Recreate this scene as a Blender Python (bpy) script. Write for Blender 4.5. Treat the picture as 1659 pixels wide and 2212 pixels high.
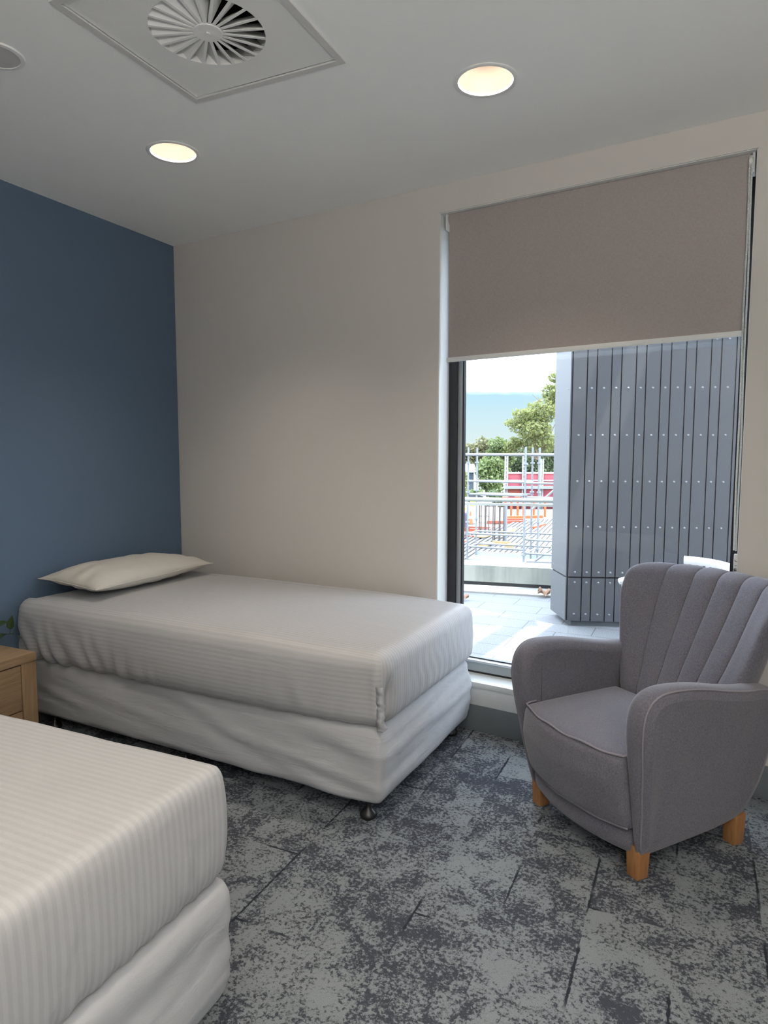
import bpy, bmesh, math, random
import numpy as np
from mathutils import Vector, Matrix, noise

random.seed(7)
rng = np.random.default_rng(11)
for o in list(bpy.data.objects):
    bpy.data.objects.remove(o, do_unlink=True)
scene = bpy.context.scene
COL = scene.collection
PI = math.pi
CEIL = 2.798                     # ceiling height
SKEW = math.radians(6.82)        # the blue wall leans this much off square
BX = Vector((math.cos(SKEW), math.sin(SKEW), 0))       # out of the blue wall
BY = Vector((-math.sin(SKEW), math.cos(SKEW), 0))      # along the blue wall, to the window

# ------------------------------------------------------------------ camera
FPX = 1457.5
RC = ((0.85045319, 0.52605044, 0.00055283),
      (0.04912094, -0.07836625, -0.99571375),
      (-0.52375233, 0.84683509, -0.09248692))          # rows: right, down, forward
CAMP = Vector((3.59100806, -3.16859954, 1.468))
cam_d = bpy.data.cameras.new('camera')
cam = bpy.data.objects.new('camera', cam_d)
COL.objects.link(cam)
r_, d_, f_ = (Vector(v) for v in RC)
m = Matrix((r_, -d_, -f_)).transposed().to_4x4()
m.translation = CAMP
cam.matrix_world = m
cam_d.sensor_fit = 'VERTICAL'
cam_d.sensor_height = 24.0
cam_d.sensor_width = 18.0
cam_d.lens = FPX / 2212 * 24.0
cam_d.clip_start = 0.02
cam_d.clip_end = 600
scene.camera = cam
FWD = Vector((-0.5237, 0.847))


def at(px, py, dist):
    """world point seen at a pixel of the photograph, at a distance along the heading"""
    d = r_ * ((px - 829.5) / FPX) + d_ * ((py - 1106) / FPX) + f_
    t = dist / (d.x * FWD.x + d.y * FWD.y)
    return CAMP + d * t


# ------------------------------------------------------------------ render look
scene.view_settings.view_transform = 'Standard'
scene.view_settings.look = 'None'
scene.view_settings.gamma = 1.0
scene.view_settings.use_curve_mapping = False
scene.view_settings.exposure = 0.0
cy = scene.cycles
cy.use_denoising = True
try:
    cy.denoiser = 'OPENIMAGEDENOISE'
    cy.denoising_input_passes = 'RGB_ALBEDO_NORMAL'
except Exception:
    pass
cy.max_bounces = 9
cy.diffuse_bounces = 6
cy.glossy_bounces = 4
cy.transmission_bounces = 6
cy.transparent_max_bounces = 16
cy.sample_clamp_indirect = 6.0
cy.caustics_reflective = False
cy.caustics_refractive = False
cy.use_adaptive_sampling = False

# ------------------------------------------------------------------ light
SUN_STRENGTH = 11.0
SKY_STRENGTH = 1.0
CLOUD = 9.0
LAMP_W = 6.5
FILL_W = 106.0  # power of the added, unseen uplighter
sun_d = bpy.data.lights.new('sun', 'SUN')
sun_d.energy = SUN_STRENGTH
sun_d.angle = math.radians(0.6)
sun_d.color = (1.0, 0.96, 0.9)
sun = bpy.data.objects.new('sun', sun_d)
COL.objects.link(sun)
sun.location = (2, 8, 14)
SK = Vector((0.29, -0.05))                  # sun travel per metre of height: nearly overhead, from the right
tosun = Vector((SK.x, SK.y, 1.0)).normalized()
sun.rotation_euler = tosun.to_track_quat('Z', 'Y').to_euler()

world = bpy.data.worlds.new('sky')
scene.world = world
world.use_nodes = True
wt = world.node_tree
wt.nodes.clear()


def wn(t, **kw):
    n = wt.nodes.new(t)
    for k, v in kw.items():
        setattr(n, k, v)
    return n


wo = wn('ShaderNodeOutputWorld')
wb = wn('ShaderNodeBackground')
wtc = wn('ShaderNodeTexCoord')
wsep = wn('ShaderNodeSeparateXYZ')
wt.links.new(wtc.outputs['Generated'], wsep.inputs[0])
wnoi = wn('ShaderNodeTexNoise')
wnoi.inputs['Scale'].default_value = 5.0
wnoi.inputs['Detail'].default_value = 5.0
wmap = wn('ShaderNodeMapping')
wmap.inputs['Scale'].default_value = (1, 1, 3.5)
wt.links.new(wtc.outputs['Generated'], wmap.inputs['Vector'])
wt.links.new(wmap.outputs[0], wnoi.inputs['Vector'])
wma = wn('ShaderNodeMath', operation='MULTIPLY_ADD')      # elevation + noise
wt.links.new(wnoi.outputs['Fac'], wma.inputs[0])
wma.inputs[1].default_value = 0.05
wt.links.new(wsep.outputs['Z'], wma.inputs[2])
wmr = wn('ShaderNodeMapRange', interpolation_type='SMOOTHSTEP')
wt.links.new(wma.outputs[0], wmr.inputs['Value'])
wmr.inputs['From Min'].default_value = 0.098
wmr.inputs['From Max'].default_value = 0.138
# clear blue band above the horizon
wr = wn('ShaderNodeValToRGB')
wt.links.new(wsep.outputs['Z'], wr.inputs[0])
wr.color_ramp.elements[0].position = 0.0
wr.color_ramp.elements[0].color = (0.90, 1.0, 1.0, 1)
wr.color_ramp.elements[1].position = 0.10
wr.color_ramp.elements[1].color = (0.56, 0.92, 1.12, 1)
wcl = wn('ShaderNodeMix', data_type='RGBA')
wt.links.new(wmr.outputs[0], wcl.inputs['Factor'])
wt.links.new(wr.outputs[0], wcl.inputs[6])
wcl.inputs[7].default_value = (CLOUD * 0.86, CLOUD * 0.97, CLOUD * 1.16, 1)
wt.links.new(wcl.outputs[2], wb.inputs['Color'])
wb.inputs['Strength'].default_value = SKY_STRENGTH
wt.links.new(wb.outputs[0], wo.inputs['Surface'])


# ------------------------------------------------------------------ materials
class NT:
    def __init__(self, name):
        self.m = bpy.data.materials.new(name)
        self.m.use_nodes = True
        self.t = self.m.node_tree
        self.b = self.t.nodes['Principled BSDF']
        self.o = self.t.nodes['Material Output']

    def n(self, t, **kw):
        nd = self.t.nodes.new(t)
        for k, v in kw.items():
            setattr(nd, k, v)
        return nd

    def l(self, a, b):
        self.t.links.new(a, b)

    def noise(self, vec, scale, detail=4, rough=0.55, dist=0.0):
        nd = self.n('ShaderNodeTexNoise')
        nd.inputs['Scale'].default_value = scale
        nd.inputs['Detail'].default_value = detail
        nd.inputs['Roughness'].default_value = rough
        nd.inputs['Distortion'].default_value = dist
        if vec is not None:
            self.l(vec, nd.inputs['Vector'])
        return nd.outputs['Fac']

    def math(self, op, a, b=None, c=None):
        nd = self.n('ShaderNodeMath', operation=op)
        for i, v in enumerate((a, b, c)):
            if v is None:
                continue
            if isinstance(v, (int, float)):
                nd.inputs[i].default_value = v
            else:
                self.l(v, nd.inputs[i])
        return nd.outputs[0]

    def step(self, v, lo, hi):
        nd = self.n('ShaderNodeMapRange', interpolation_type='SMOOTHSTEP')
        self.l(v, nd.inputs['Value'])
        nd.inputs['From Min'].default_value = lo
        nd.inputs['From Max'].default_value = hi
        return nd.outputs[0]

    def mix(self, fac, a, b):
        nd = self.n('ShaderNodeMix', data_type='RGBA')
        if isinstance(fac, (int, float)):
            nd.inputs['Factor'].default_value = fac
        else:
            self.l(fac, nd.inputs['Factor'])
        for i, v in ((6, a), (7, b)):
            if isinstance(v, tuple):
                nd.inputs[i].default_value = (*v, 1)
            else:
                self.l(v, nd.inputs[i])
        return nd.outputs[2]

    def bump(self, h, strength, dist=0.002):
        nd = self.n('ShaderNodeBump')
        nd.inputs['Strength'].default_value = strength
        nd.inputs['Distance'].default_value = dist
        self.l(h, nd.inputs['Height'])
        self.l(nd.outputs[0], self.b.inputs['Normal'])

    def obj(self):
        return self.n('ShaderNodeTexCoord').outputs['Object']

    def pos(self):
        return self.n('ShaderNodeNewGeometry').outputs['Position']

    def scaled(self, v, s):
        nd = self.n('ShaderNodeMapping')
        nd.inputs['Scale'].default_value = s
        self.l(v, nd.inputs['Vector'])
        return nd.outputs[0]


def flat(name, col, rough=0.6, metal=0.0, var=0.06, nscale=40, bump=0.0, bscale=None, spec=0.5, bdist=0.002):
    k = NT(name)
    v = k.obj()
    nz = k.noise(v, nscale, 3)
    dark = tuple(c * (1 - var) for c in col)
    light = tuple(min(1, c * (1 + var)) for c in col)
    k.l(k.mix(nz, dark, light), k.b.inputs['Base Color'])
    k.b.inputs['Roughness'].default_value = rough
    k.b.inputs['Metallic'].default_value = metal
    k.b.inputs['Specular IOR Level'].default_value = spec
    if bump:
        k.bump(k.noise(v, bscale or nscale * 4, 3), bump, bdist)
    return k.m


M = {}
M['ceiling'] = flat('ceiling_paint', (0.92, 0.93, 0.905), 0.9, var=0.015, nscale=3, bump=0.06, bscale=220, spec=0.2)
M['wall'] = flat('warm_white_paint', (0.63, 0.60, 0.572), 0.85, var=0.015, nscale=3, bump=0.08, bscale=180, spec=0.2)
M['blue'] = flat('navy_paint', (0.100, 0.152, 0.228), 0.62, var=0.03, nscale=4, bump=0.10, bscale=160, spec=0.35)
M['reveal'] = flat('white_gloss_paint', (0.74, 0.76, 0.75), 0.4, var=0.01, nscale=4)
M['skirting'] = flat('grey_skirting', (0.15, 0.17, 0.185), 0.45, var=0.04, nscale=12)
M['black_frame'] = flat('black_powdercoat', (0.012, 0.012, 0.016), 0.4, var=0.1, nscale=60)
M['grey_frame'] = flat('grey_powdercoat', (0.33, 0.37, 0.39), 0.35, var=0.04, nscale=40)
M['white_plastic'] = flat('white_plastic', (0.74, 0.75, 0.74), 0.4, var=0.01)
M['white_metal'] = flat('white_enamel', (0.82, 0.825, 0.80), 0.55, var=0.012, nscale=6)
M['reflector'] = flat('lamp_reflector', (0.095, 0.08, 0.068), 0.5, var=0.01)
M['dark'] = flat('duct_black', (0.008, 0.008, 0.009), 0.9, var=0.1)
M['speaker_grille'] = flat('speaker_grille', (0.55, 0.54, 0.525), 0.7, var=0.05, nscale=300)
M['bead'] = flat('bead_plastic', (0.66, 0.68, 0.66), 0.35, var=0.02)
M['black_plastic'] = flat('black_castor', (0.012, 0.012, 0.013), 0.35, var=0.1)
M['label_ink'] = flat('label_ink', (0.02, 0.02, 0.025), 0.7)


def blind_mat():
    k = NT('taupe_blind_fabric')
    v = k.obj()
    w1 = k.noise(k.scaled(v, (900, 900, 60)), 1, 2)
    w2 = k.noise(k.scaled(v, (60, 60, 900)), 1, 2)
    s = k.math('ADD', w1, w2)
    k.l(k.mix(k.step(s, 0.7, 1.3), (0.33, 0.29, 0.28), (0.41, 0.365, 0.35)), k.b.inputs['Base Color'])
    k.b.inputs['Roughness'].default_value = 0.85
    k.bump(s, 0.15, 0.0006)
    return k.m


M['blind'] = blind_mat()


def sheet_mat(name, stripes, col, col2):
    k = NT(name)
    uv = k.n('ShaderNodeUVMap').outputs[0]
    v = k.obj()
    big = k.noise(v, 2.2, 3)
    if stripes:
        sp = k.n('ShaderNodeSeparateXYZ')
        k.l(uv, sp.inputs[0])
        wob = k.math('MULTIPLY', k.math('SUBTRACT', k.noise(v, 6, 2), 0.5), 0.004)
        a = k.math('ADD', sp.outputs[0], wob)
        s = k.math('SINE', k.math('MULTIPLY', a, 2 * PI / 0.0195))
        st = k.step(s, -0.35, 0.35)
        c = k.mix(st, col2, col)
        k.l(c, k.b.inputs['Base Color'])
        rg = k.math('MULTIPLY_ADD', st, -0.18, 0.62)
        k.l(rg, k.b.inputs['Roughness'])
    else:
        c = k.mix(big, col2, col)
        k.l(c, k.b.inputs['Base Color'])
        k.b.inputs['Roughness'].default_value = 0.75
    k.b.inputs['Sheen Weight'].default_value = 0.08
    weave = k.noise(v, 900, 2)
    wr1 = k.noise(k.scaled(v, (3.5, 7, 22)), 1, 5, 0.6, 0.8)
    h = k.math('MULTIPLY_ADD', wr1, 3.5, weave)
    k.bump(h, 0.22 if stripes else 0.42, 0.0035)
    return k.m


M['sheet'] = sheet_mat('striped_sheet', True, (0.450, 0.448, 0.455), (0.412, 0.410, 0.416))
M['valance'] = sheet_mat('plain_bed_cover', False, (0.47, 0.475, 0.49), (0.43, 0.435, 0.45))
M['pillow'] = sheet_mat('pillowcase', False, (0.60, 0.575, 0.52), (0.56, 0.535, 0.48))


def wood(name, c1, c2, c3, axis, scale=1.0, rough=0.5):
    k = NT(name)
    v = k.obj()
    s = [26, 26, 26]
    s[axis] = 1.6
    n1 = k.noise(k.scaled(v, tuple(x * scale for x in s)), 1, 5, 0.62, 0.9)
    s2 = [240, 240, 240]
    s2[axis] = 7
    n2 = k.noise(k.scaled(v, tuple(x * scale for x in s2)), 1, 3)
    c = k.mix(k.step(n1, 0.35, 0.68), c1, c2)
    c = k.mix(k.math('MULTIPLY', k.step(n2, 0.5, 0.72), 0.55), c, c3)
    k.l(c, k.b.inputs['Base Color'])
    k.b.inputs['Roughness'].default_value = rough
    k.bump(n2, 0.12, 0.001)
    return k.m


OAK = ((0.24, 0.155, 0.085), (0.33, 0.225, 0.13), (0.15, 0.09, 0.045))
M['oak_y'] = wood('oak_veneer_across', *OAK, 1)
M['oak_z'] = wood('oak_veneer_upright', *OAK, 2)
M['leg_wood'] = wood('beech_leg', (0.29, 0.13, 0.047), (0.37, 0.18, 0.07), (0.20, 0.08, 0.025), 2)


def wool():
    k = NT('grey_lavender_wool')
    v = k.obj()
    a = k.noise(k.scaled(v, (260, 260, 170)), 1, 4, 0.75)
    b = k.noise(v, 9, 4)
    c = k.mix(k.step(a, 0.3, 0.7), (0.092, 0.089, 0.110), (0.172, 0.167, 0.200))
    c = k.mix(k.math('MULTIPLY', k.step(b, 0.42, 0.75), 0.28), c, (0.165, 0.152, 0.162))
    k.l(c, k.b.inputs['Base Color'])
    k.b.inputs['Roughness'].default_value = 0.95
    k.b.inputs['Specular IOR Level'].default_value = 0.15
    k.b.inputs['Sheen Weight'].default_value = 0.25
    k.b.inputs['Sheen Roughness'].default_value = 0.5
    k.bump(a, 0.35, 0.0012)
    return k.m


M['wool'] = wool()
M['piping'] = flat('wool_piping', (0.21, 0.195, 0.22), 0.9, var=0.15, nscale=400)


def carpet():
    k = NT('patterned_carpet_planks')
    p = k.pos()
    mp = k.n('ShaderNodeMapping')
    mp.inputs['Rotation'].default_value = (0, 0, -SKEW)
    k.l(p, mp.inputs['Vector'])
    sp = k.n('ShaderNodeSeparateXYZ')
    k.l(mp.outputs[0], sp.inputs[0])
    # planks .25 m wide, 1 m long, running along the blue wall
    u = k.math('DIVIDE', k.math('ADD', sp.outputs[0], 0.075), 0.25)
    row = k.math('FLOOR', u)
    off = k.math('MULTIPLY', k.math('FRACT', k.math('MULTIPLY', row, 0.37)), 1.0)
    w = k.math('ADD', sp.outputs[1], off)
    wi = k.math('FLOOR', w)
    du = k.math('ABSOLUTE', k.math('SUBTRACT', k.math('FRACT', k.math('ADD', u, 0.5)), 0.5))
    dw = k.math('ABSOLUTE', k.math('SUBTRACT', k.math('FRACT', k.math('ADD', w, 0.5)), 0.5))
    wig = k.math('MULTIPLY', k.math('SUBTRACT', k.noise(p, 45, 2), 0.5), 0.012)
    eu = k.math('ADD', k.math('MULTIPLY', du, 0.25), wig)
    ew = k.math('ADD', dw, wig)
    near = k.math('MINIMUM', eu, ew)
    line = k.math('SUBTRACT', 1.0, k.step(near, 0.002, 0.0055))
    gate = k.step(k.noise(p, 2.6, 2), 0.52, 0.58)
    line = k.math('MULTIPLY', line, gate)
    comb = k.n('ShaderNodeCombineXYZ')
    k.l(k.math('MULTIPLY', row, 7.31), comb.inputs[0])
    k.l(k.math('MULTIPLY', wi, 5.17), comb.inputs[1])
    va = k.n('ShaderNodeVectorMath', operation='ADD')
    k.l(mp.outputs[0], va.inputs[0])
    k.l(comb.outputs[0], va.inputs[1])
    v = va.outputs[0]
    big = k.noise(v, 2.4, 3, 0.6)
    mid = k.noise(v, 11, 5, 0.72, 0.6)
    fine = k.noise(p, 80, 3, 0.75)
    s = k.math('ADD', k.math('MULTIPLY', big, 0.70), k.math('MULTIPLY', mid, 0.95))
    s = k.math('ADD', s, k.math('MULTIPLY', fine, 1.25))
    blot = k.step(s, 1.33, 1.54)
    yarn = k.noise(p, 330, 2, 0.6)
    light = k.mix(yarn, (0.132, 0.152, 0.166), (0.305, 0.33, 0.345))
    darkc = k.mix(yarn, (0.034, 0.038, 0.050), (0.082, 0.088, 0.108))
    c = k.mix(blot, darkc, light)
    c = k.mix(line, c, (0.030, 0.034, 0.044))
    k.l(c, k.b.inputs['Base Color'])
    k.b.inputs['Roughness'].default_value = 1.0
    k.b.inputs['Specular IOR Level'].default_value = 0.05
    h = k.math('ADD', k.math('MULTIPLY', blot, 0.6), yarn)
    k.bump(h, 0.7, 0.004)
    return k.m


M['carpet'] = carpet()


def glass():
    k = NT('window_glass')
    k.t.nodes.remove(k.b)
    g = k.n('ShaderNodeNewGeometry')
    dp = k.n('ShaderNodeVectorMath', operation='DOT_PRODUCT')
    k.l(g.outputs['Incoming'], dp.inputs[0])
    k.l(g.outputs['Normal'], dp.inputs[1])
    c = k.math('ABSOLUTE', dp.outputs['Value'])
    fr = k.math('MULTIPLY_ADD', k.math('POWER', k.math('SUBTRACT', 1.0, c), 5.0), 0.96, 0.04)
    tr = k.n('ShaderNodeBsdfTransparent')
    tr.inputs[0].default_value = (0.965, 0.985, 0.98, 1)
    gl = k.n('ShaderNodeBsdfGlossy')
    gl.inputs['Roughness'].default_value = 0.0
    mx = k.n('ShaderNodeMixShader')
    k.l(fr, mx.inputs[0])
    k.l(tr.outputs[0], mx.inputs[1])
    k.l(gl.outputs[0], mx.inputs[2])
    k.l(mx.outputs[0], k.o.inputs['Surface'])
    return k.m


M['glass'] = glass()


def emit(name, col, s):
    k = NT(name)
    k.t.nodes.remove(k.b)
    e = k.n('ShaderNodeEmission')
    e.inputs[0].default_value = (*col, 1)
    e.inputs[1].default_value = s
    k.l(e.outputs[0], k.o.inputs['Surface'])
    return k.m


M['lamp_glow'] = emit('lamp_glow', (1.0, 0.86, 0.68), 4.0)


def pavers():
    k = NT('granite_pavers')
    p = k.pos()
    mp = k.n('ShaderNodeMapping')
    mp.inputs['Rotation'].default_value = (0, 0, -SKEW)
    k.l(p, mp.inputs['Vector'])
    sp = k.n('ShaderNodeSeparateXYZ')
    k.l(mp.outputs[0], sp.inputs[0])
    v = k.math('DIVIDE', k.math('ADD', sp.outputs[1], 0.06), 0.272)
    row = k.math('FLOOR', v)
    off = k.math('MULTIPLY', k.math('FRACT', k.math('MULTIPLY', row, 0.5)), 1.0)
    u = k.math('ADD', k.math('DIVIDE', sp.outputs[0], 0.55), off)
    du = k.math('ABSOLUTE', k.math('SUBTRACT', k.math('FRACT', k.math('ADD', u, 0.5)), 0.5))
    dv = k.math('ABSOLUTE', k.math('SUBTRACT', k.math('FRACT', k.math('ADD', v, 0.5)), 0.5))
    e = k.math('MINIMUM', k.math('MULTIPLY', du, 0.55), k.math('MULTIPLY', dv, 0.272))
    j = k.math('SUBTRACT', 1.0, k.step(e, 0.003, 0.0055))
    sp1 = k.noise(p, 120, 4, 0.8)
    c = k.mix(k.step(sp1, 0.35, 0.68), (0.088, 0.093, 0.10), (0.225, 0.23, 0.236))
    c = k.mix(k.math('MULTIPLY', j, 0.8), c, (0.05, 0.05, 0.05))
    k.l(c, k.b.inputs['Base Color'])
    k.b.inputs['Roughness'].default_value = 0.8
    k.bump(k.math('SUBTRACT', sp1, j), 0.3, 0.003)
    return k.m


M['pavers'] = pavers()
M['cladding'] = flat('grey_fibre_cement', (0.048, 0.049, 0.054), 0.62, var=0.05, nscale=60)
M['cladding_smooth'] = flat('smooth_grey_panel', (0.08, 0.084, 0.09), 0.5, var=0.04, nscale=90)
M['rivet'] = flat('steel_rivet', (0.208, 0.212, 0.22), 0.35, metal=0.3, var=0.05)
M['plinth'] = flat('dark_plinth', (0.065, 0.072, 0.075), 0.7, var=0.1)


def concrete():
    k = NT('stained_concrete')
    v = k.pos()
    a = k.noise(k.scaled(v, (9, 9, 1.0)), 1, 4)
    b = k.noise(v, 30, 4)
    c = k.mix(k.step(a, 0.42, 0.7), (0.25, 0.265, 0.235), (0.15, 0.165, 0.15))
    c = k.mix(k.math('MULTIPLY', b, 0.3), c, (0.36, 0.36, 0.33))
    k.l(c, k.b.inputs['Base Color'])
    k.b.inputs['Roughness'].default_value = 0.9
    return k.m


M['concrete'] = concrete()
M['pale_concrete'] = flat('pale_concrete', (0.307, 0.302, 0.278), 0.9, var=0.08, nscale=6)
M['rail'] = flat('cream_rail_paint', (0.307, 0.318, 0.298), 0.35, var=0.02)
M['galv'] = flat('galvanised_steel', (0.168, 0.179, 0.189), 0.45, metal=0.25, var=0.1, nscale=20)
M['deck'] = flat('deck_steel', (0.099, 0.096, 0.099), 0.6, var=0.12, nscale=2)
M['deck_dark'] = flat('deck_rib', (0.06, 0.06, 0.07), 0.7, var=0.1)
M['rebar'] = flat('rusty_rebar', (0.062, 0.048, 0.043), 0.8, var=0.3, nscale=10)
M['orange'] = flat('orange_formwork_paint', (0.338, 0.068, 0.013), 0.5, var=0.15, nscale=3)
M['rust_beam'] = flat('rust_red_beam', (0.234, 0.041, 0.016), 0.6, var=0.15, nscale=3)
M['ply'] = flat('yellow_plywood', (0.277, 0.2, 0.085), 0.6, var=0.15, nscale=4)
M['ground'] = flat('pale_gravel_ground', (0.196, 0.19, 0.18), 0.95, var=0.1, nscale=0.6)
M['red_mesh'] = flat('red_shade_mesh', (0.273, 0.053, 0.066), 0.8, var=0.25, nscale=2.5)
M['bark'] = flat('tree_bark', (0.16, 0.12, 0.09), 0.9, var=0.3, nscale=4)
M['skin'] = flat('skin', (0.45, 0.27, 0.19), 0.6)
M['hivis'] = flat('hi_vis_orange', (0.9, 0.22, 0.03), 0.7)
M['navy_cloth'] = flat('navy_workwear', (0.07, 0.075, 0.12), 0.9)
M['white_paint'] = flat('white_vehicle_paint', (0.268, 0.275, 0.279), 0.3, var=0.02)
M['black_car'] = flat('dark_car_paint', (0.04, 0.045, 0.05), 0.25)
M['tyre'] = flat('tyre_rubber', (0.02, 0.02, 0.02), 0.9)
M['car_glass'] = flat('tinted_car_glass', (0.05, 0.06, 0.07), 0.1)
M['house_wall'] = flat('blue_grey_render', (0.056, 0.073, 0.095), 0.8)
M['house_roof'] = flat('white_roof_sheet', (0.269, 0.286, 0.296), 0.5)
M['yellow_sign'] = flat('yellow_green_sign', (0.36, 0.408, 0.024), 0.5)
M['dry_leaf'] = flat('dry_brown_leaf', (0.32, 0.20, 0.13), 0.8, var=0.3, nscale=60)
M['white_resin'] = flat('white_resin', (0.56, 0.56, 0.56), 0.35, var=0.01)
M['pot'] = flat('white_ceramic', (0.7, 0.7, 0.68), 0.3)


def leafmat(name, c1, c2, trans=0.45):
    k = NT(name)
    v = k.pos()
    nz = k.noise(v, 1.7 if trans > .3 else 30, 3)
    oi = k.n('ShaderNodeNewGeometry').outputs['Random Per Island']
    fac = k.math('MULTIPLY_ADD', nz, 0.7, k.math('MULTIPLY', oi, 0.3))
    c = k.mix(fac, c1, c2)
    k.l(c, k.b.inputs['Base Color'])
    k.b.inputs['Roughness'].default_value = 0.55
    tl = k.n('ShaderNodeBsdfTranslucent')
    k.l(c, tl.inputs[0])
    mx = k.n('ShaderNodeMixShader')
    mx.inputs[0].default_value = trans
    k.l(k.b.outputs[0], mx.inputs[1])
    k.l(tl.outputs[0], mx.inputs[2])
    k.l(mx.outputs[0], k.o.inputs['Surface'])
    return k.m


M['leaf_yellow'] = leafmat('yellow_green_foliage', (0.10, 0.125, 0.035), (0.26, 0.275, 0.10))
M['leaf_green'] = leafmat('mid_green_foliage', (0.065, 0.10, 0.03), (0.18, 0.225, 0.08))
M['leaf_olive'] = leafmat('olive_foliage', (0.09, 0.095, 0.04), (0.19, 0.185, 0.09))
M['leaf_dark'] = leafmat('dark_foliage', (0.045, 0.07, 0.035), (0.12, 0.155, 0.07))
M['houseplant'] = leafmat('houseplant_leaf', (0.022, 0.045, 0.018), (0.05, 0.09, 0.035), 0.1)


# ------------------------------------------------------------------ builders
def link_mesh(name, me, mat, parent=None, smooth=False, loc=None):
    o = bpy.data.objects.new(name, me)
    COL.objects.link(o)
    if mat is not None:
        me.materials.append(mat)
    if parent is not None:
        o.parent = parent
    if loc is not None:
        o.location = loc
    if smooth:
        me.polygons.foreach_set('use_smooth', [True] * len(me.polygons))
    return o


def from_bm(name, bm, mat, parent=None, smooth=False, loc=None, angle=None):
    me = bpy.data.meshes.new(name)
    bmesh.ops.recalc_face_normals(bm, faces=bm.faces)
    bm.to_mesh(me)
    bm.free()
    o = link_mesh(name, me, mat, parent, smooth or angle is not None, loc)
    if angle is not None:
        me.set_sharp_from_angle(angle=math.radians(angle))
    return o


def from_py(name, v, f, mat, parent=None, smooth=False, loc=None):
    me = bpy.data.meshes.new(name)
    me.from_pydata([tuple(map(float, p)) for p in v], [], f)
    me.validate()
    me.update()
    return link_mesh(name, me, mat, parent, smooth, loc)


def tag(o, label, cat, group=None, kind=None):
    o['label'] = label
    o['category'] = cat
    if group:
        o['group'] = group
    if kind:
        o['kind'] = kind
    return o


def struct(o, label=None):
    o['kind'] = 'structure'
    if label:
        o['label'] = label
        o['category'] = label.split()[-1]
    return o


def empty(name, loc, rz=0.0):
    o = bpy.data.objects.new(name, None)
    COL.objects.link(o)
    o.empty_display_size = 0.1
    o.location = loc
    o.rotation_euler = (0, 0, rz)
    return o


def thing(name, label, cat, loc=(0, 0, 0), rz=0.0, group=None):
    return tag(empty(name, loc, rz), label, cat, group)


def box(bm, c, s, rz=0.0, bev=0.0):
    """box with centre c and full sizes s"""
    r = bmesh.ops.create_cube(bm, size=1.0)
    vs = r['verts']
    bmesh.ops.scale(bm, vec=Vector(s), verts=vs)
    if bev:
        es = list({e for v in vs for e in v.link_edges})
        rr = bmesh.ops.bevel(bm, geom=es, offset=bev, segments=2, affect='EDGES', profile=0.6)
        vs = list({v for f in rr['faces'] for v in f.verts} | {v for v in vs if v.is_valid})
    if rz:
        bmesh.ops.rotate(bm, cent=(0, 0, 0), matrix=Matrix.Rotation(rz, 3, 'Z'), verts=vs)
    bmesh.ops.translate(bm, vec=Vector(c), verts=vs)
    return vs


def bx(name, c, s, mat, parent=None, rz=0.0, bev=0.0):
    bm = bmesh.new()
    box(bm, c, s, rz, bev)
    return from_bm(name, bm, mat, parent, angle=40 if bev else None)


def lohi(name, lo, hi, mat, parent=None, bev=0.0):
    lo, hi = Vector(lo), Vector(hi)
    return bx(name, (lo + hi) / 2, hi - lo, mat, parent, 0.0, bev)


def bar(bm, a, b, r, seg=10, r2=None):
    a, b = Vector(a), Vector(b)
    d = b - a
    L = d.length
    q = d.to_track_quat('Z', 'Y').to_matrix().to_4x4()
    q.translation = (a + b) / 2
    bmesh.ops.create_cone(bm, cap_ends=True, segments=seg, radius1=r, radius2=r if r2 is None else r2, depth=L, matrix=q)


def bars(name, segs, r, mat, parent=None, seg=8):
    bm = bmesh.new()
    for a, b in segs:
        bar(bm, a, b, r, seg)
    return from_bm(name, bm, mat, parent, angle=50)


def beam(bm, a, b, w, h):
    """rectangular beam from a to b, w wide and h high"""
    a, b = Vector(a), Vector(b)
    d = (b - a)
    x = d.normalized()
    y = Vector((0, 0, 1)).cross(x)
    if y.length < 1e-5:
        y = Vector((0, 1, 0))
    y.normalize()
    z = x.cross(y)
    vs = []
    for p in (a, b):
        for sy, sz in ((-1, -1), (1, -1), (1, 1), (-1, 1)):
            vs.append(bm.verts.new(p + y * (sy * w / 2) + z * (sz * h / 2)))
    for f in ((0, 1, 2, 3), (7, 6, 5, 4), (0, 4, 5, 1), (1, 5, 6, 2), (2, 6, 7, 3), (3, 7, 4, 0)):
        bm.faces.new([vs[i] for i in f])


def lathe(name, prof, mat, parent=None, seg=40, loc=None, smooth=True, axis='Z'):
    v, f = [], []
    n = len(prof)
    for i in range(seg):
        a = 2 * PI * i / seg
        for r, z in prof:
            v.append((r * math.cos(a), r * math.sin(a), z))
    for i in range(seg):
        j = (i + 1) % seg
        for k in range(n - 1):
            f.append((i * n + k, j * n + k, j * n + k + 1, i * n + k + 1))
    bm = bmesh.new()
    bv = [bm.verts.new(p) for p in v]
    for q in f:
        try:
            bm.faces.new([bv[i] for i in q])
        except Exception:
            pass
    bmesh.ops.remove_doubles(bm, verts=bm.verts, dist=1e-5)
    return from_bm(name, bm, mat, parent, loc=loc, angle=45)


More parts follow.
